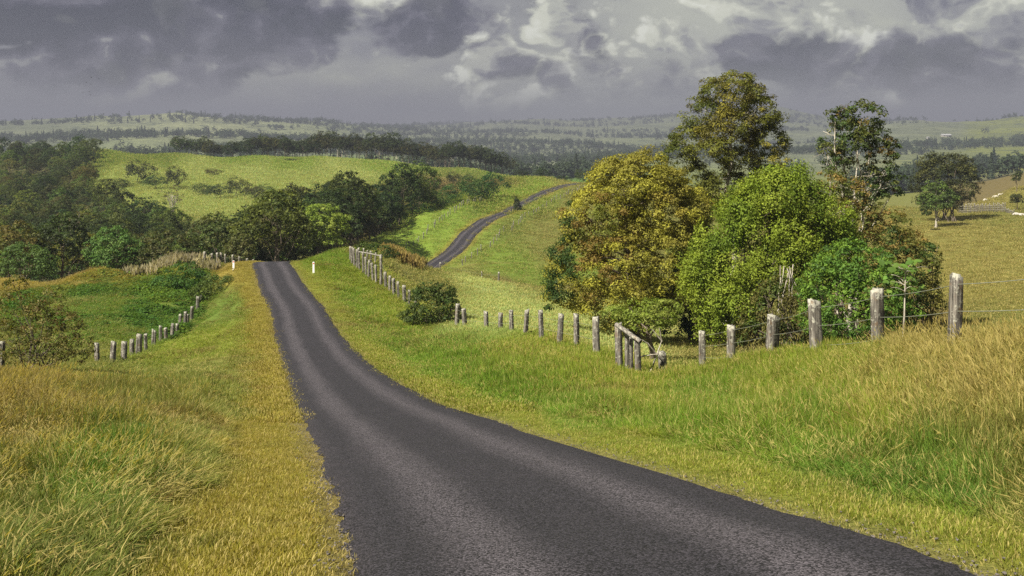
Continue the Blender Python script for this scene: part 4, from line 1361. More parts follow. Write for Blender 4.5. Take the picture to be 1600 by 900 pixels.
def spread(name, pts, tint, rot, scl, idx, coll, label, cat=None):
    me = bpy.data.meshes.new(name)
    me.vertices.add(len(pts))
    me.vertices.foreach_set('co', np.asarray(pts, np.float32).ravel())
    vcol(me, 'tint', tint)
    for nm, v in (('rot', rot), ('scl', scl)):
        a = me.attributes.new(nm, 'FLOAT_VECTOR', 'POINT')
        a.data.foreach_set('vector', np.asarray(v, np.float32).ravel())
    a = me.attributes.new('idx', 'INT', 'POINT')
    a.data.foreach_set('value', np.asarray(idx, np.int32))
    o = link(name, me)
    ng = bpy.data.node_groups.new(name, 'GeometryNodeTree')
    ng.interface.new_socket('Geometry', in_out='INPUT', socket_type='NodeSocketGeometry')
    ng.interface.new_socket('Geometry', in_out='OUTPUT', socket_type='NodeSocketGeometry')
    N, Lk = ng.nodes, ng.links
    gi, go = N.new('NodeGroupInput'), N.new('NodeGroupOutput')
    iop = N.new('GeometryNodeInstanceOnPoints')
    ci = N.new('GeometryNodeCollectionInfo')
    ci.inputs['Collection'].default_value = coll
    ci.inputs['Separate Children'].default_value = True
    ci.inputs['Reset Children'].default_value = True

    def named(nm, ty):
        q = N.new('GeometryNodeInputNamedAttribute')
        q.data_type = ty
        q.inputs['Name'].default_value = nm
        return q.outputs[0]

    e2r = N.new('FunctionNodeEulerToRotation')
    Lk.new(named('rot', 'FLOAT_VECTOR'), e2r.inputs[0])
    Lk.new(gi.outputs[0], iop.inputs['Points'])
    Lk.new(ci.outputs[0], iop.inputs['Instance'])
    iop.inputs['Pick Instance'].default_value = True
    Lk.new(named('idx', 'INT'), iop.inputs['Instance Index'])
    Lk.new(e2r.outputs[0], iop.inputs['Rotation'])
    Lk.new(named('scl', 'FLOAT_VECTOR'), iop.inputs['Scale'])
    Lk.new(iop.outputs[0], go.inputs[0])
    md = o.modifiers.new('spread', 'NODES')
    md.node_group = ng
    tag(o, label, cat, None, 'stuff')
    return o


def tuft(seed, n, radius, h0, h1, wd0, lean, dry_share, heads=False, curl=.5):
    g = np.random.default_rng(seed)
    vs, quads, tris, dry = [], [], [], []
    k = 0
    for i in range(n):
        a = g.random() * 6.283
        r = radius * g.random() ** .6
        root = np.array([math.cos(a) * r, math.sin(a) * r, -.03])
        h = h0 + (h1 - h0) * g.random()
        a2 = a + g.normal(0, .9)
        dr = np.array([math.cos(a2), math.sin(a2), 0])
        ln = lean * (.3 + .9 * g.random())
        w_ = wd0 * (.7 + .6 * g.random())
        sd = np.array([-dr[1], dr[0], 0])
        th = g.random() * 3.14
        sd = sd * math.cos(th) + dr * math.sin(th)
        d = 1.0 if g.random() < dry_share else 0.0
        ts = (0, .4, .75, 1.0)
        P = [root + np.array([0, 0, h * (t - curl * ln * t * t * .5)]) + dr * h * ln * t ** 1.8 for t in ts]
        ww = (w_ * .8, w_, w_ * .65, 0)
        for j in range(3):
            vs += [P[j] - sd * ww[j] * .5, P[j] + sd * ww[j] * .5]
        vs.append(P[3])
        quads += [(k, k + 1, k + 3, k + 2), (k + 2, k + 3, k + 5, k + 4)]
        tris.append((k + 4, k + 5, k + 6))
        dry += [d * .6] * 2 + [d] * 5
        k += 7
        if heads and g.random() < .6:
            hd = P[3] - P[2]
            hd = hd / np.linalg.norm(hd)
            ln2 = (.055 + .06 * g.random()) * (1 if radius < .3 else 1.6)
            for s_ in (sd, np.cross(hd, sd)):
                c = P[3]
                vs += [c - hd * ln2 * .2, c + s_ * ln2 * .085 + hd * ln2 * .3, c + hd * ln2 + dr * ln2 * .2, c - s_ * ln2 * .085 + hd * ln2 * .3]
                quads.append((k, k + 1, k + 2, k + 3))
                dry += [1.0] * 4
                k += 4
    me = np_mesh('tuft', np.array(vs), [np.array(quads), np.array(tris)])
    vfloat(me, 'dry', dry)
    me.materials.append(M_grass)
    return me


def weed(seed, n, radius, h, leaf):
    g = np.random.default_rng(seed)
    a = g.random(n) * 6.283
    r = radius * g.random(n) ** .5
    z = h * (1 - (r / radius) ** 2 * .6) * (.35 + .65 * g.random(n))
    C = np.stack([np.cos(a) * r, np.sin(a) * r, z], 1)
    N = np.stack([np.cos(a) * .5, np.sin(a) * .5, np.full(n, 1.0)], 1) + g.normal(0, .4, (n, 3))
    v, f = leaves(C, N, leaf * (.6 + .8 * g.random(n)), g, .7)
    me = np_mesh('weed', v, f)
    vfloat(me, 'dry', np.zeros(len(v)))
    me.materials.append(M_grass)
    return me


C_turf = hidden_collection('turf_tuft', [tuft(i, 34, .15, .02, .075, .007, .6, .2) for i in range(3)] + [tuft(9 + i, 60, .45, .03, .10, .016, .6, .25) for i in range(3)])
C_tall = hidden_collection('tall_tuft', [tuft(20 + i, 44, .16, .14, .52, .0075, .38, .08, False, .9) for i in range(4)] + [tuft(30 + i, 64, .50, .16, .50, .017, .36, .08, False, .9) for i in range(3)])
C_seed = hidden_collection('seed_tuft', [tuft(40 + i, 26, .17, .20, .66, .008, .5, .5, True, 1.2) for i in range(4)] + [tuft(50 + i, 46, .50, .18, .55, .015, .5, .5, True, 1.1) for i in range(3)])
C_weed = hidden_collection('weed_clump', [weed(60 + i, 60, .5, .45, .13) for i in range(4)])
C_past = hidden_collection('pasture_tuft', [tuft(70 + i, 60, .9, .06, .22, .040, .8, .3) for i in range(4)])

XF_Y = np.array([0, 4, 15, 19, 33, 36, 38, 41, 50, 62, 80, 95, 106])
XF_X = np.array([9.5, 9.5, 9.2, 8.4, 8.6, 6.5, 4.6, 3.5, 1.5, -3.4, -8.6, -15, -17.5])


def candidates(n, y0, y1, power, seed, p0=-170, p1=1770):
    """ground points, denser near the eye: density per square metre falls like Y^-power"""
    g = np.random.default_rng(seed)
    e = 2.0 - power
    u = g.random(n)
    Y = (y0 ** e + u * (y1 ** e - y0 ** e)) ** (1 / e)
    px = g.uniform(p0, p1, n)
    X = (px - 800) / F * Y
    return X, Y, px, g


def finish(name, X, Y, hs, ws, idx, coll, label, g, tintmix=(.30, .24, .08), mixk=.15, bright=1.0, sd=None, sink=0.0, lean=.12, brown=None):
    info = road_info(X, Y)
    Z = height(X, Y, info) - sink
    c = colour(X, Y, info[0]) * bright
    k = (g.random(len(X)) ** 2 * mixk)[:, None]
    c = (c * (1 - k) + np.array(tintmix) * k) * (.75 + .5 * g.random(len(X)))[:, None]
    if brown is not None:
        kb = (smooth(.22, .5, brown) * .75)[:, None]
        c = c * (1 - kb) + np.array((.15, .098, .038)) * kb
    rot = np.stack([g.normal(0, lean, len(X)), g.normal(0, lean, len(X)), g.random(len(X)) * 6.283], 1)
    scl = np.stack([ws, ws, hs], 1)
    return spread(name, np.stack([X, Y, Z], 1), c, rot, scl, idx, coll, label)


def road_side():
    # mown verges on both sides of the road
    X, Y, px, g = candidates(150000, 4.2, 112, 1.15, 201)
    sd = road_info(X, Y)[0]
    n = fbm(X / 1.1, Y / 2.2, 41, 3) * .75
    a = np.abs(sd)
    ragged = fbm(X / .35, Y / .35, 77, 2) * .16 + fbm(X / 1.6, Y / 1.6, 78, 2) * .12
    m = (a > 1.80 + ragged) & (a < 4.0) & ~((a < 2.15) & (g.random(len(X)) < .6))
    m &= ((sd < 0) & (sd + n > -3.9)) | ((sd > 0) & (sd + n < 3.6))
    X, Y, a = X[m], Y[m], a[m]
    X, Y, a = X[:60000], Y[:60000], a[:60000]
    big = Y > 22
    idx = np.where(big, 3, 0) + g.integers(0, 3, len(X))
    edge = smooth(1.8, 2.3, a)
    h = (.55 + .6 * g.random(len(X))) * (.55 + .45 * edge) * np.where(big, 1.1, 1.0)
    w_ = np.where(big, np.minimum(.5 + .02 * Y, 1.3), .8 + .4 * g.random(len(X)))
    brown = fbm(X / 1.3, Y / 1.9, 95, 3) * 1.1 * (.4 + .6 * g.random(len(X)))
    finish('verge_turf', X, Y, h, w_, idx, C_turf, 'short mown yellowish turf along both edges of the road', g, (.36, .32, .10), .3, 1.0, brown=brown)


def tall_height(X, Y, sd):
    """metres of grass height factor; 0 where none grows tall"""
    p = fbm(X / 2.3, Y / 2.3, 51, 3)
    p2 = fbm(X / .8, Y / .8, 53, 2)
    xf = np.interp(Y, XF_Y, XF_X)
    right = (sd > 2.9 + .3 * p2) & (X < xf + .9 + np.where(Y < 19, 7.0, 0))
    hr = smooth(2.7, 4.6, sd) * (.75 + .5 * p + .25 * p2) * np.where(Y > 45, .62, 1.0)
    left = (sd < -3.1 + .3 * p2)
    hl = smooth(-2.8, -4.8, sd) * (.62 + .7 * p + .3 * p2) * (1.0 - .72 * smooth(24, 42, Y)) * np.where(sd < -6, 1.1, 1.0)
    h = np.where(right, hr, 0) + np.where(left, hl, 0)
    return np.clip(h, 0, 1.5)


def tall():
    X, Y, px, g = candidates(190000, 4.0, 110, 1.25, 202)
    sd = road_info(X, Y)[0]
    h = tall_height(X, Y, sd)
    m = h > .12
    X, Y, sd, h = X[m], Y[m], sd[m], h[m]
    c = colour(X, Y, sd)
    dryness = np.clip((c[:, 0] / c[:, 1] - .95) / .5, 0, 1) + fbm(X / 1.6, Y / 1.6, 58, 2) * .22
    pxl = 800 + F * X / Y
    bank = smooth(1230, 1480, pxl) * smooth(9.5, 12.5, Y) * (Y < 30)
    weedy = smooth(170, 60, pxl) * smooth(11, 14, Y) * (Y < 34)
    brownish = smooth(.05, .3, fbm(X / 1.7 + 9, Y / 2.6, 59, 2)) * smooth(360, 240, pxl) * (Y > 9) * (Y < 26)
    dryness = dryness + bank * .42 + weedy * .28 + brownish * .2
    h = h * (1 + .30 * bank * (.6 + .8 * g.random(len(X))) + .5 * weedy * g.random(len(X)))
    is_dry = g.random(len(X)) < np.clip(dryness, .04, .85) * .75
    near = Y < 26
    for nm, sel, coll, nn, lb, lim in (('tall_grass', ~is_dry, C_tall, 4, 'uncut green grass on the bank and left of the road', 52000),
                                       ('seeding_grass', is_dry, C_seed, 4, 'dry straw-coloured seeding grass on the banks', 26000)):
        q = np.where(sel)[0][:lim]
        x, y, hh, nr = X[q], Y[q], h[q], near[q]
        idx = np.where(nr, g.integers(0, 4, len(q)), 4 + g.integers(0, 3, len(q)))
        ws = np.where(nr, .8 + .4 * g.random(len(q)), np.clip(.45 + y * .012, .5, 1.3))
        brown = (fbm(x / 2.4 + 5, y / 3.2, 97, 3) + .25 * (x < -3) + .5 * weedy[q] + .45 * brownish[q] + .2 * bank[q]) * g.random(len(q))
        finish(nm, x, y, np.clip(hh * (.7 + .6 * g.random(len(q))), .12, 1.5), ws, idx, coll, lb, g, (.30, .31, .08), .22, 1.05, lean=.16, brown=brown)


def pasture():
    X, Y, px, g = candidates(60000, 40, 360, 1.5, 203)
    sd = road_info(X, Y)[0]
    xf = np.interp(Y, XF_Y, XF_X)
    m = (np.abs(sd) > 2.1) & ((X > xf) | (Y > 118)) & ~((X < -20) & (Y > 118) & (X / Y * F + 800 < 520))
    X, Y = X[m], Y[m]
    s = np.clip(.5 + Y * .006, .6, 2.6)
    finish('pasture_grass', X, Y, s * (.5 + .7 * g.random(len(X))), s, g.integers(0, 4, len(X)), C_past, 'grazed grass of the paddocks beyond the fences', g, (.30, .24, .10), .4, 1.0)
    X, Y, px, g = candidates(26000, 255, 545, 1.0, 204, 120, 860)
    m = (np.abs(road_info(X, Y)[0]) > 2.4)
    X, Y = X[m], Y[m]
    s = 2.0 + Y * .003
    finish('hill_grass', X, Y, s * (.5 + .8 * g.random(len(X))), s, g.integers(0, 4, len(X)), C_past, 'rough grass of the far hillside', g, (.30, .28, .12), .22, 1.0)


def weeds():
    X, Y, px, g = candidates(16000, 52, 118, .8, 205, -120, 400)
    sd = road_info(X, Y)[0]
    n = fbm(X / 7, Y / 7, 91, 3)
    fence_x = np.interp(Y, [41, 50, 62, 73, 84, 118], [-21.0, -20.8, -22.3, -24.3, -26.5, -34])
    m = (sd < -4.2) & (n > -.12) & (X < fence_x + .5)
    X, Y, n = X[m], Y[m], n[m]
    s = .8 + .5 * g.random(len(X))
    h = s * (.5 + 1.6 * np.clip(n + .1, 0, 1))
    finish('weed_cover', X, Y, h, s * 1.2, g.integers(0, 4, len(X)), C_weed, 'broad-leaved weeds covering the ground beyond the low left fence', g, (.07, .15, .03), .8, .85)


def bank_weeds():
    X, Y, px, g = candidates(9000, 5, 60, 1.3, 206)
    sd = road_info(X, Y)[0]
    p = fbm(X / 1.5, Y / 1.5, 99, 3)
    m = (tall_height(X, Y, sd) > .2) & (p > .22) & (np.abs(sd) > 3.2)
    X, Y = X[m][:1400], Y[m][:1400]
    far_ = Y > 15
    X, Y = X[far_], Y[far_]
    s = .2 + .3 * g.random(len(X))
    finish('bank_weeds', X, Y, s * 1.3, s, g.integers(0, 4, len(X)), C_weed, 'scattered broad-leaved weeds among the roadside grass', g, (.06, .13, .03), .9, .8)


def edge_gravel():
    X, Y, px, g = candidates(120000, 4.2, 60, 1.1, 207)
    sd = np.abs(road_info(X, Y)[0])
    m = (sd > 1.62 + .12 * g.random(len(X))) & (sd < 1.95 + .35 * g.random(len(X)) ** 2)
    X, Y = X[m][:6500], Y[m][:6500]
    protos = []
    for i in range(4):
        gg = np.random.default_rng(800 + i)
        bm = bmesh.new()
        bmesh.ops.create_icosphere(bm, subdivisions=1, radius=.5)
        for v in bm.verts:
            v.co *= .75 + .5 * gg.random()
            v.co.z *= .65
        me = bpy.data.meshes.new('gravel')
        bm.to_mesh(me)
        bm.free()
        me.materials.append(M_grit)
        protos.append(me)
    s = .008 + .022 * g.random(len(X)) ** 2
    finish('road_gravel', X, Y, s, s, g.integers(0, 4, len(X)), hidden_collection('gravel_stone', protos), 'loose gravel lying along the broken edges of the road', g, sink=-.02)


road_side()
edge_gravel()
bank_weeds()
tall()
pasture()
weeds()
#==PART4==


# ------------------------------------------------------------------ fences
def post_mesh(seed, h, wx, wy, slant=0.0, bury=.35):
    """split hardwood post, rough and slightly twisted; origin on the ground"""
    g = np.random.default_rng(seed)
    nz, na = 9, 16
    vs = []
    ph = np.where(g.random(na) < .25, .80, 1.0) * (g.random(na) * .12 + .94)
    slant = slant + g.normal(0, .22)
    lx, ly = g.normal(0, .02), g.normal(0, .015)
    for k in range(nz):
        t = k / (nz - 1)
        z = -bury + (h + bury) * t
        for a in range(na):
            th = a / na * 6.283
            c, s = math.cos(th), math.sin(th)
            q = 7.0
            rr = (abs(c) ** q + abs(s) ** q) ** (-1 / q)
            f = rr * ph[a] * (1 + .07 * (g.random() - .5)) * (1 - .10 * t)
            zz = z + (slant * c * .5 * wx + (g.random() - .5) * .07 if k == nz - 1 else 0)
            vs.append((c * f * wx * .5 + lx * t * h, s * f * wy * .5 + ly * t * h, zz))
    vs.append((lx * h, ly * h, h + .012))
    quads = [(k * na + a, k * na + (a + 1) % na, (k + 1) * na + (a + 1) % na, (k + 1) * na + a) for k in range(nz - 1) for a in range(na)]
    tris = [((nz - 1) * na + a, (nz - 1) * na + (a + 1) % na, nz * na) for a in range(na)]
    me = np_mesh('fence_post', np.array(vs), [np.array(quads), np.array(tris)])
    vfloat(me, 'top', np.r_[np.repeat(np.linspace(-.2, 1, nz), na), 1.0])
    me.materials.append(M_timber)
    return me


def wire_mesh(pts, r=.006):
    v, f = tubes([(np.array(pts), np.full(len(pts), r))], 5)
    me = np_mesh('wire', v, f, True)
    me.materials.append(M_wire)
    return me


def fence(label, posts, wires=(), wire_r=.006, group=None, breaks=(), name='post_fence'):
    """posts: px, Y, top row, width px.  wires: fractions of the first post height below the top"""
    b0 = at(posts[0][0], posts[0][1])
    o = empty(name, b0)
    tops = []
    for i, p in enumerate(posts):
        px, Y, ty, wpx = p[:4]
        b = at(px, Y)
        zt = -(ty - HY) / F * Y
        h = max(zt - b[2], .5)
        w_ = wpx / F * Y * .9 * (.85 + .3 * rng.random())
        me = post_mesh(1000 + int(px * 7) + i, h, w_, w_ * (.75 + .3 * rng.random()), p[4] if len(p) > 4 else 0.0)
        q = link('fence_post', me, None, o, Vector(b - b0))
        q.rotation_euler = (rng.normal(0, .04), rng.normal(0, .04), rng.normal(0, .4))
        tops.append((b, h, w_))
    for f in wires:
        for i in range(len(tops) - 1):
            if i in breaks:
                continue
            (a, ha, wa), (c, hc, wc) = tops[i], tops[i + 1]
            A_ = np.array([a[0], a[1] - wa * .5, a[2] + ha * (1 - f)]) - b0
            B_ = np.array([c[0], c[1] - wc * .5, c[2] + hc * (1 - f)]) - b0
            t = np.linspace(0, 1, 7)[:, None]
            P = A_ + (B_ - A_) * t
            P[:, 2] -= (.03 * np.sin(t * np.pi) * np.linalg.norm(B_ - A_) * .25)[:, 0]
            link('wire', wire_mesh(P, wire_r), None, o)
    tag(o, label, 'fence', group)
    return o


fence('grey weathered timber posts with three wires along the top of the right-hand bank',
      [(1640, 16.5, 415, 22), (1491, 19, 430, 20), (1372, 23.5, 452, 22), (1277, 28, 470, 20), (1206, 33, 492, 18), (1142, 37, 508, 16), (1098, 40, 518, 14), (1036, 37.5, 549, 15)], (.10, .42, .76), .007, breaks=(6,))
corner = fence('four old posts of the fence corner, leaning together under a pale slanting rail',
               [(968, 37, 507, 12), (981, 36.7, 516, 9), (986, 37.2, 520, 8), (998, 36, 530, 12)], (), name='corner_fence')


def rail(parent, p0, p1, w_, name='rail', mat=None, wob=.01):
    b0 = np.array(parent.location)
    v, f = tubes([limb(np.array(p0) - b0, np.array(p1) - b0, w_, w_ * .9, rng, 0, 6, wob)], 6)
    me = np_mesh(name, v, f)
    vfloat(me, 'top', np.full(len(v), .9))
    me.materials.append(mat or M_timber)
    return link(name, me, None, parent)


def P3(px, py, Y):
    return ((px - 800) / F * Y, Y, -(py - HY) / F * Y)


rail(corner, P3(963, 507, 36.7), P3(1001, 534, 35.7), .09)

# dead branch lodged on the short post
def dead_branch():
    g = np.random.default_rng(9)
    a = np.array(P3(1027, 553, 37.1))
    pts = [((1027, 553), (1013, 537)), ((1027, 553), (1034, 532)), ((1034, 532), (1018, 514)), ((1034, 532), (1030, 512)), ((1013, 537), (1002, 531)), ((1027, 553), (1008, 556)), ((1008, 556), (995, 560))]
    paths = []
    for (p, q) in pts:
        paths.append(limb(np.array(P3(*p, 37.1)) - a, np.array(P3(*q, 37.0)) - a, .030, .016, g, 0, 5, .06))
    paths.append(limb((0, 0, 0), np.array(P3(1012, 585, 37.2)) - a, .03, .035, g, 0, 5, .05))
    v, f = tubes(paths, 6)
    me = np_mesh('dead_branch', v, f, True)
    me.materials.append(M_pale)
    tag(link('dead_branch', me, None, None, Vector(a)), 'pale forked dead branch caught beside the shortest fence post', 'branch')


dead_branch()
fence('row of slim grey posts between the dark bush and the fence corner',
      [(714, 62, 475, 8), (727, 60, 482, 7), (760, 57.5, 487, 8), (782, 56, 489, 7), (800, 54.5, 485, 7.5), (821, 52.5, 484, 7.5), (846, 50, 485, 9.5), (874, 47, 490, 8.5), (901, 44, 491, 9), (932, 41, 496, 12.5)], (.2, .55), .006)
upper = fence('long run of close-set grey posts climbing from the dark bush to the road crest',
              [(649, 78, 457, 5), (639, 79, 453, 5), (632, 80, 446, 5.5), (623, 82, 440, 4.5), (616, 83, 435, 5), (609, 84.5, 431, 4.5), (603, 86, 425, 5), (595.5, 87, 398, 5), (588, 88, 414, 4), (583, 89, 411, 4), (576, 90, 406, 4.5), (572, 91, 402, 4.5),
               (568, 92, 394, 3.5), (562, 93, 387, 4), (558, 94, 390, 3.5), (554, 95, 388, 4), (550, 96, 386, 3.5), (547.5, 97, 385, 3.5)], (.2, .6), .007)
yard = fence('short cross row of thin posts behind the far end of the climbing fence', [(568, 99, 388, 3), (574, 100, 391, 3), (580, 101, 392, 3), (586, 102, 395, 3)], (), name='cross_fence')
rail(upper, P3(561, 394, 93), P3(597, 400, 87), .07)
fence('low fence of stubby lichened posts half buried in weeds on the left',
      [(2, 41, 534, 10), (152, 50, 537, 8), (176, 51, 534, 8), (192.5, 53, 534, 9), (206, 56, 530, 7), (217, 57, 522, 9), (228, 58, 522, 7), (240, 62, 516, 8), (251, 65, 509, 5.5), (260, 66, 512, 5.5), (269, 67, 506, 6), (276, 68.5, 506, 5.5), (281, 73, 491, 5.5), (289, 73.5, 487, 5.5), (294, 75, 491, 4.5), (299, 79, 479, 6.5), (309, 84, 463, 5.5), (314, 87, 461, 4.5)], (.25,), .006, breaks=(0,))
fence('short row of small pale posts along the skyline of the left verge near the crest',
      [(319, 112, 393, 4), (330, 113, 396, 3.5), (340, 114, 395, 4.5), (344, 114.3, 395, 4), (353, 114, 397, 3), (364, 113, 398, 3.2), (374, 112, 401, 3), (386, 111, 404, 3.2), (396, 110, 408, 3)], (.25,), .006)
fence('three lone thin posts on the back edge of the near paddock', [(687, 130.5, 410, 3.2), (753, 130.5, 424, 2.2), (779, 128.5, 425, 3.6)], (.3,), .008)


def far_fence(label, off, y0, y1, step, hgt, wd_, jit=.3):
    sel = [i for i in range(len(RC)) if y0 < RC[i, 1] < y1][::step]
    pts = [RC[i, :2] + RNV[i] * (off + rng.normal(0, jit)) for i in sel]
    b0 = np.array([*pts[0], height([pts[0][0]], [pts[0][1]])[0]])
    o = empty('post_fence', b0)
    last = None
    for p in pts:
        z = height([p[0]], [p[1]])[0]
        h = hgt * (.85 + .3 * rng.random())
        q = link('fence_post', post_mesh(int(p[1] * 37), h, wd_, wd_ * .9), None, o, Vector((p[0] - b0[0], p[1] - b0[1], z - b0[2])))
        q.rotation_euler = (rng.normal(0, .04), rng.normal(0, .04), rng.random())
        c = np.array([p[0], p[1], z + h * .8]) - b0
        if last is not None:
            link('wire', wire_mesh([last, c], .012), None, o)
        last = c
    tag(o, label, 'fence')


far_fence('overgrown fence following the right side of the distant road up the hill', 7.2, 196, 330, 7, 1.35, .17)
far_fence('line of small pale posts on the left side of the distant road', -8.8, 206, 268, 5, 1.3, .17)


# stockyard of upright palings on the right-hand rise
def stockyard():
    b0 = at(1497, 246)
    o = empty('stockyard', b0)
    pts = [at(px, Y) for px, Y in zip(np.linspace(1497, 1570, 44), np.linspace(246, 240, 44))]
    pts += [at(px, Y) for px, Y in zip(np.linspace(1571, 1584, 9), np.linspace(239.5, 231, 9))]
    share = [post_mesh(700 + i, 1.7 + .15 * i, .17, .12) for i in range(5)]
    for i, p in enumerate(pts):
        h = share[rng.integers(5)]
        q = link('paling', h, None, o, Vector(p - b0))
        q.rotation_euler = (rng.normal(0, .03), rng.normal(0, .05), rng.random() * .6)
        if i >= 44:
            q.scale.z = .55
    for zz in (.55, 1.1, 1.55):
        rail(o, pts[0] + np.array([0, -.12, zz]), pts[43] + np.array([0, -.12, zz]), .06, wob=.002)
    rail(o, pts[44] + np.array([0, -.12, .7]), pts[-1] + np.array([0, -.12, .7]), .07, wob=.002)
    tag(o, 'old stockyard fence of close brown palings on the right-hand rise', 'stockyard')


stockyard()


# guide posts
def guide_post(px, foot, top, wpx, label):
    ys = np.arange(70, 112, .25)
    zs = height((px - 800) / F * ys, ys)
    Y = float(ys[np.argmin(np.abs(HY - F * zs / ys - foot))])
    b = at(px, Y)
    h = -(top - HY) / F * Y - b[2]
    o = empty('guide_post', b)
    w_ = wpx / F * Y
    bm = bmesh.new()
    bmesh.ops.create_cube(bm, size=1.0)
    for v in bm.verts:
        t = v.co.z + .5
        v.co.x *= w_ * (1 - .12 * t)
        v.co.y *= w_ * .45
        v.co.z = -.2 + (h + .2) * t - (.03 if (t > .5 and v.co.x > 0) else 0)
    bmesh.ops.bevel(bm, geom=bm.edges[:], offset=.008, segments=2, affect='EDGES')
    me = bpy.data.meshes.new('post')
    bm.to_mesh(me)
    bm.free()
    link('post', me, M_white, o)
    bm = bmesh.new()
    bmesh.ops.create_cube(bm, size=1.0)
    for v in bm.verts:
        v.co = Vector((v.co.x * w_ * .5, -w_ * .24 + v.co.y * .012, h * .86 + v.co.z * .12))
    me = bpy.data.meshes.new('reflector')
    bm.to_mesh(me)
    bm.free()
    link('reflector', me, M_red, o)
    tag(o, label, 'guide post')


guide_post(365, 421, 407, 3.2, 'white guide post with red reflector on the left verge near the crest')
guide_post(490, 427, 409, 3.2, 'white guide post on the right of the road just before the crest')


# ------------------------------------------------------------------ stones by the yard
def stone(px, Y, r, label, seed):
    g = np.random.default_rng(seed)
    bm = bmesh.new()
    bmesh.ops.create_icosphere(bm, subdivisions=2, radius=1)
    for v in bm.verts:
        v.co *= .8 + .35 * g.random()
        v.co = Vector((v.co.x * r * 1.3, v.co.y * r, v.co.z * r * .7))
    me = bpy.data.meshes.new('stone')
    bm.to_mesh(me)
    bm.free()
    b = at(px, Y)
    tag(link('boulder', me, M_stone, None, Vector(b) + Vector((0, 0, r * .3))), label, 'boulder')


stone(1588, 229, .62, 'pale boulder lying left of the other below the low end of the stockyard', 1)
stone(1596, 227, .55, 'pale boulder closest to the right edge below the stockyard', 2)


# ------------------------------------------------------------------ cattle
def cow(px, Y, rz, label, graze=True):
    b = at(px, Y)
    bm = bmesh.new()
    J = {}
    sk_ = []

    def j(n, x, y, z, r):
        J[n] = len(sk_)
        sk_.append(((x, y, z), r))

    j('rump', -.75, 0, 1.18, .26)
    j('mid', -.1, 0, 1.08, .36)
    j('chest', .55, 0, 1.12, .34)
    j('neck', .95, 0, 1.12 if graze else 1.35, .19)
    j('poll', 1.30, 0, .72 if graze else 1.6, .13)
    j('muzzle', 1.50, 0, .30 if graze else 1.42, .08)
    j('tail', -1.02, 0, 1.15, .04)
    j('tail_end', -1.08, 0, .55, .03)
    E_ = [('rump', 'mid'), ('mid', 'chest'), ('chest', 'neck'), ('neck', 'poll'), ('poll', 'muzzle'), ('rump', 'tail'), ('tail', 'tail_end')]
    for s, n in ((-.2, 'r'), (.2, 'l')):
        j('h' + n, -.72, s, .82, .15)
        j('hock' + n, -.86, s, .45, .07)
        j('hf' + n, -.78, s, .03, .06)
        j('f' + n, .55, s, .75, .13)
        j('knee' + n, .58, s, .40, .07)
        j('ff' + n, .56, s, .03, .06)
        j('ear' + n, 1.22, s * 1.1, .84 if graze else 1.66, .05)
        E_ += [('rump', 'h' + n), ('h' + n, 'hock' + n), ('hock' + n, 'hf' + n), ('chest', 'f' + n), ('f' + n, 'knee' + n), ('knee' + n, 'ff' + n), ('poll', 'ear' + n)]
    me = bpy.data.meshes.new('cow_body')
    me.from_pydata([c for c, _ in sk_], [(J[a], J[c]) for a, c in E_], [])
    o = link('cow', me, M_hide)
    md = o.modifiers.new('skin', 'SKIN')
    for i, (_, r) in enumerate(sk_):
        me.skin_vertices[0].data[i].radius = (r, r)
    me.skin_vertices[0].data[1].use_root = True
    ss = o.modifiers.new('round', 'SUBSURF')
    ss.levels = ss.render_levels = 1
    o.location = b
    o.rotation_euler = (0, 0, rz)
    o.scale = (.72, .72, .72)
    tag(o, label, 'cow', 'cattle on the knoll')


cow(1539.5, 292, .3, 'pale cow standing lowest on the skyline of the right-hand knoll, left of two others')
cow(1556, 296, 2.9, 'pale cow in the middle of three on the skyline of the knoll')
cow(1563, 297, .1, 'smaller looking pale cow just right of the middle one on the knoll', False)


# ------------------------------------------------------------------ birds
def bird(px, py, Y, span, flap, rz, label, group):
    k = span / 2
    vs = [(.45, 0, 0), (.1, .09, .02), (-.35, .05, 0), (-.6, .09, 0), (-.6, -.09, 0), (-.35, -.05, 0), (.1, -.09, .02), (.05, 0, .10), (.05, 0, -.09),
          (.18, .5, flap), (-.12, .5, flap), (.0, 1.0, flap * 1.3), (-.14, .95, flap * 1.25), (.18, -.5, flap), (-.12, -.5, flap), (.0, -1.0, flap * 1.3), (-.14, -.95, flap * 1.25), (-.15, .07, .02), (-.15, -.07, .02), (-.6, 0, .02)]
    fs = [(0, 1, 7), (1, 2, 7), (2, 3, 19), (2, 19, 7), (5, 19, 7), (4, 5, 19), (6, 7, 5), (0, 7, 6), (0, 8, 1), (1, 8, 2), (0, 6, 8), (6, 5, 8), (2, 8, 5),
          (1, 9, 10), (1, 10, 17), (9, 11, 12), (9, 12, 10), (6, 14, 13), (6, 18, 14), (13, 16, 15), (13, 14, 16)]
    me = np_mesh('bird', np.array(vs) * k, np.array(fs))
    o = link('bird', me, M_dark, None, Vector(P3(px, py, Y)))
    o.rotation_euler = (.25, .1, rz)
    tag(o, label, 'bird', group)


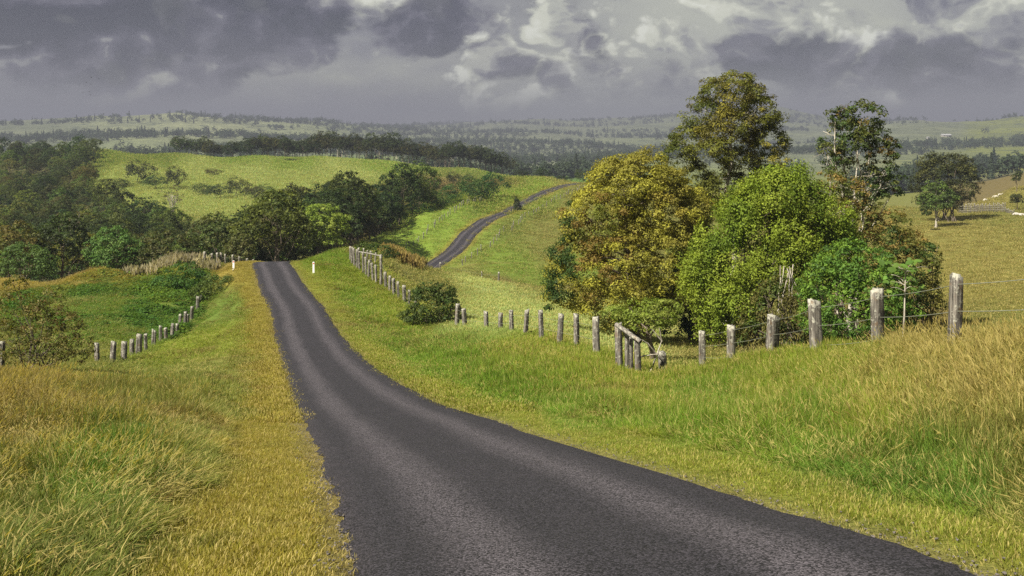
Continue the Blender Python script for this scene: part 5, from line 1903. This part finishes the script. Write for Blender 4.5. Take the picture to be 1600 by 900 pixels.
GB = 'birds flying at upper left'
for a in [(142.6, 121.3, .25, .3, 'highest bird of the small flock at upper left'), (154, 122.8, -.2, 1.2, 'bird furthest right in the small flock at upper left'), (135, 129, .2, .6, 'bird below and left of the highest one in the flock'), (141.5, 131.5, .3, 2.2, 'small bird at the centre of the flock at upper left'),
          (139.5, 143.5, .1, .4, 'bird gliding in the lower part of the flock with level wings'), (129.3, 145.2, .3, 1.9, 'bird furthest left and low in the flock'), (142, 148, -.1, .2, 'faint lowest bird of the flock at upper left')]:
    bird(a[0], a[1], 260, .95, a[2], a[3], a[4], GB)
for a in [(1555.5, 268.5, .3, .4, 'bird flying above the pale cows on the right'), (1583, 265, .2, 1.5, 'bird flying near the right edge above the knoll'), (1541, 253.5, .15, 2.6, 'bird flying highest, left of two others over the right-hand hills')]:
    bird(a[0], a[1], 220, .7, a[2], a[3], a[4], 'birds over the right-hand knoll')


# ------------------------------------------------------------------ far farm buildings
def farm_building(px, Y, L, D, H, rz, label):
    b = at(px, Y)
    o = empty('farm_building', b, rz)

    def box(x0, x1, y0, y1, z0, z1):
        v = [(x, y, z) for z in (z0, z1) for y in (y0, y1) for x in (x0, x1)]
        f = [(0, 2, 3, 1), (4, 5, 7, 6), (0, 1, 5, 4), (1, 3, 7, 5), (3, 2, 6, 7), (2, 0, 4, 6)]
        return v, f

    v, f = box(-L / 2, L / 2, -D / 2, D / 2, -2, H)
    link('wall', np_mesh('wall', np.array(v), np.array(f)), M_wall, o)
    e = .6
    v = [(-L / 2 - e, -D / 2 - e, H + .02), (L / 2 + e, -D / 2 - e, H + .02), (L / 2 + e, D / 2 + e, H + .02), (-L / 2 - e, D / 2 + e, H + .02), (-L / 2 - e, 0, H + D * .32), (L / 2 + e, 0, H + D * .32)]
    me = bpy.data.meshes.new('roof')
    me.from_pydata(v, [], [(0, 1, 5, 4), (2, 3, 4, 5), (1, 2, 5), (3, 0, 4), (0, 3, 2, 1)])
    link('roof', me, M_roof, o)
    for k in (-.3, 0, .3):
        v, f = box(L * k - .9, L * k + .9, -D / 2 - .06, -D / 2 - .01, H * .3, H * .75)
        link('window', np_mesh('window', np.array(v), np.array(f)), M_dark, o)
    tag(o, label, 'farm building')


farm_building(1478, 2150, 20, 9, 3.5, .15, 'long pale-roofed farm building on the hazy plateau slope at right')
farm_building(452, 3250, 30, 12, 4.5, .1, 'pale farm shed on the far hazy ridge at left of centre')
farm_building(1450, 2050, 5, 4, 2.6, .3, 'tiny white hut on the hazy slope below the long farm building')


# ------------------------------------------------------------------ far woods and plumes
def far_woods():
    g = np.random.default_rng(300)
    n = 75000
    e = np.log(9.5)
    Y = 640 * np.exp(g.random(n) * e)
    px = g.uniform(-250, 1850, n)
    X = (px - 800) / F * Y
    f = fbm(X / 620, Y / 260, 71, 4) * 1.25 + .35 * fbm(X / 110, Y / 90, 73, 3)
    near_belt = np.exp(-((np.log(Y) - math.log(1500)) / .35) ** 2) * (px < 480) * .30
    thr = .16 - near_belt + .12 * smooth(2600, 3300, Y) * (px < 420)
    m = (f > thr) & ((Y > 780) | (px > 1330))
    # single paddock trees
    m |= (g.random(n) < .005) & (Y > 700)
    m &= ~((px > 1510) & (Y < 740)) | (f > .1)
    X, Y = X[m][:9000], Y[m][:9000]
    s = (.8 + .5 * g.random(len(X))) * (1 + .35 * smooth(1500, 5000, Y))
    Z = height(X, Y) - .5
    c = np.array([(.056, .080, .046)]) * (.7 + .6 * g.random((len(X), 1)))  # tree colour lightened to carry extra haze
    rot = np.stack([np.zeros(len(X)), np.zeros(len(X)), g.random(len(X)) * 6.283], 1)
    protos = []
    for i in range(4):
        gg = np.random.default_rng(400 + i)
        lob = [(gg.normal(0, 2), gg.normal(0, 2), 3 + 7 * gg.random(), 2.6, 2.6, 2.6) for _ in range(8)]
        C, N_, K = crown_points(lob, gg, 40, 10, 1.5)
        v, fq = leaves(C, N_, np.full(len(C), 1.6), gg)
        me = np_mesh('far_tree', v, fq)
        me.materials.append(M_plume)
        protos.append(me)
    for i in range(2):                            # conifers
        gg = np.random.default_rng(420 + i)
        C, N_ = [], []
        for k in range(420):
            t = gg.random()
            a = gg.random() * 6.28
            r = 3.0 * (1 - t) * gg.random() ** .4
            C.append((math.cos(a) * r, math.sin(a) * r, 1 + 15 * t))
            N_.append((math.cos(a), math.sin(a), .8))
        v, fq = leaves(np.array(C), np.array(N_), np.full(len(C), 1.5), gg)
        me = np_mesh('far_conifer', v, fq)
        me.materials.append(M_plume)
        protos.append(me)
    coll = hidden_collection('far_tree', protos)
    idx = np.where(g.random(len(X)) < .9, g.integers(0, 4, len(X)), 4 + g.integers(0, 2, len(X)))
    spread('far_woodland', np.stack([X, Y, Z], 1), c, rot, np.stack([s, s, s], 1), idx, coll, 'belts and clumps of trees scattered over the far hazy hills')


far_woods()


def conifers():
    for i, (px, Y, s, lb) in enumerate([(1531, 1010, .95, 'dark conifer standing left of two others on the dim hillside at right'), (1541, 1000, .8, 'shorter dark conifer between two others on the dim hillside at right'), (1553, 1005, 1.35, 'tallest dark conifer on the dim hillside at right')]):
        g = np.random.default_rng(500 + i)
        C, N_ = [], []
        for k in range(900):
            t = g.random() ** 1.2
            a = g.random() * 6.28
            r = 5.0 * (1 - t) * g.random() ** .4 * (.75 + .25 * math.sin(t * 40))
            C.append((math.cos(a) * r, math.sin(a) * r, 1 + 15 * t))
            N_.append((math.cos(a), math.sin(a), .8))
        v, fq = leaves(np.array(C), np.array(N_), np.full(len(C), 1.3), g)
        me = np_mesh('conifer_crown', v, fq)
        vcol(me, 'tint', np.tile(np.array((.03, .05, .028)), (len(v), 1)))
        me.materials.append(M_leaf)
        P, r = limb((0, 0, -1), (0, 0, 14), .45, .1, g, 0, 5, .01)
        tv, tf = tubes([(P, r)], 6)
        tm = np_mesh('conifer_trunk', tv, tf, True)
        tm.materials.append(M_bark)
        plant('conifer', at(px, Y), me, tm, lb, 'tree', None, 0, s)


conifers()


def plumes():
    """pale dry plume grass: a bank of it left of the crest, and a reed bed before the distant road"""
    def plume(seed, n, h, rad, wd_):
        g = np.random.default_rng(seed)
        vs, fs = [], []
        for i in range(n):
            a = g.random() * 6.283
            r = rad * g.random() ** .5
            p = np.array([math.cos(a) * r, math.sin(a) * r, 0])
            d = unit(np.array([g.normal(0, .18), g.normal(0, .18), 1.0]))
            hh = h * (.65 + .4 * g.random())
            s = unit(np.cross(d, g.normal(0, 1, 3)))
            for side in (s, np.cross(d, s)):
                k = len(vs)
                vs += [p - side * wd_ * .3, p + side * wd_ * .3, p + d * hh * .6 + side * wd_ * .5, p + d * hh * .6 - side * wd_ * .5]
                fs.append((k, k + 1, k + 2, k + 3))
                k = len(vs)
                vs += [p + d * hh * .55, p + d * hh * .75 + side * wd_ * 1.5, p + d * hh * 1.05, p + d * hh * .75 - side * wd_ * 1.5]
                fs.append((k, k + 1, k + 2, k + 3))
        me = np_mesh('plume', np.array(vs), np.array(fs))
        me.materials.append(M_plume)
        return me

    coll = hidden_collection('plume_tuft', [plume(600 + i, 22, 1.25, .5, .06) for i in range(3)])
    for nm, lb, seed, area, tint, sc0 in (('plume_grass', 'bank of pale dry plume grass above the brambles on the left', 1, [(238, 268, 104, 108, 26), (250, 312, 107, 113, 60), (300, 318, 112, 114, 16), (300, 340, 101, 103, 10), (200, 245, 100, 104, 10)], (.42, .375, .27), 1.0),
                                          ('dry_reeds', 'bed of tan dry reeds below the distant road', 2, [(600, 657, 121, 132, 90), (596, 625, 126, 133, 40)], (.34, .27, .10), 1.15)):
        g = np.random.default_rng(700 + seed)
        X, Y = [], []
        for p0, p1, y0, y1, n in area:
            yy = g.uniform(y0, y1, n)
            X += list((g.uniform(p0, p1, n) - 800) / F * yy)
            Y += list(yy)
        X, Y = np.array(X), np.array(Y)
        n = len(X)
        s = sc0 * (.7 + .5 * g.random(n))
        spread(nm, np.stack([X, Y, height(X, Y) - .05], 1), np.array([tint]) * (.7 + .5 * g.random((n, 1))), np.stack([g.normal(0, .1, n), g.normal(0, .1, n), g.random(n) * 6.28], 1), np.stack([s, s, s], 1), g.integers(0, 3, n), coll, lb)


plumes()


# ------------------------------------------------------------------ air
def haze():
    x, y0, y1, z0, z1 = 7000, -800, 7000, -150, 222
    v = [(a, b, c) for c in (z0, z1) for b in (y0, y1) for a in (-x, x)]
    f = [(0, 2, 3, 1), (4, 5, 7, 6), (0, 1, 5, 4), (1, 3, 7, 5), (3, 2, 6, 7), (2, 0, 4, 6)]
    me = bpy.data.meshes.new('haze')
    me.from_pydata(v, [], f)
    m = bpy.data.materials.new('haze_air')
    m.use_nodes = True
    t = NT(m.node_tree)
    t.n.remove(m.node_tree.nodes['Principled BSDF'])
    pv = t.new('ShaderNodeVolumePrincipled')
    pv.inputs['Color'].default_value = (.265, .28, .36, 1)
    pv.inputs['Density'].default_value = .00027
    t.l.new(pv.outputs[0], t.n['Material Output'].inputs['Volume'])
    o = link('haze', me, m)
    tag(o, None, None, None, 'stuff')
    zs = [c for ob in bpy.data.objects if ob.name in ('ground', 'hills') for c in (min(vv.co.z for vv in ob.data.vertices), max(vv.co.z for vv in ob.data.vertices))]
    print('terrain z', zs)


haze()
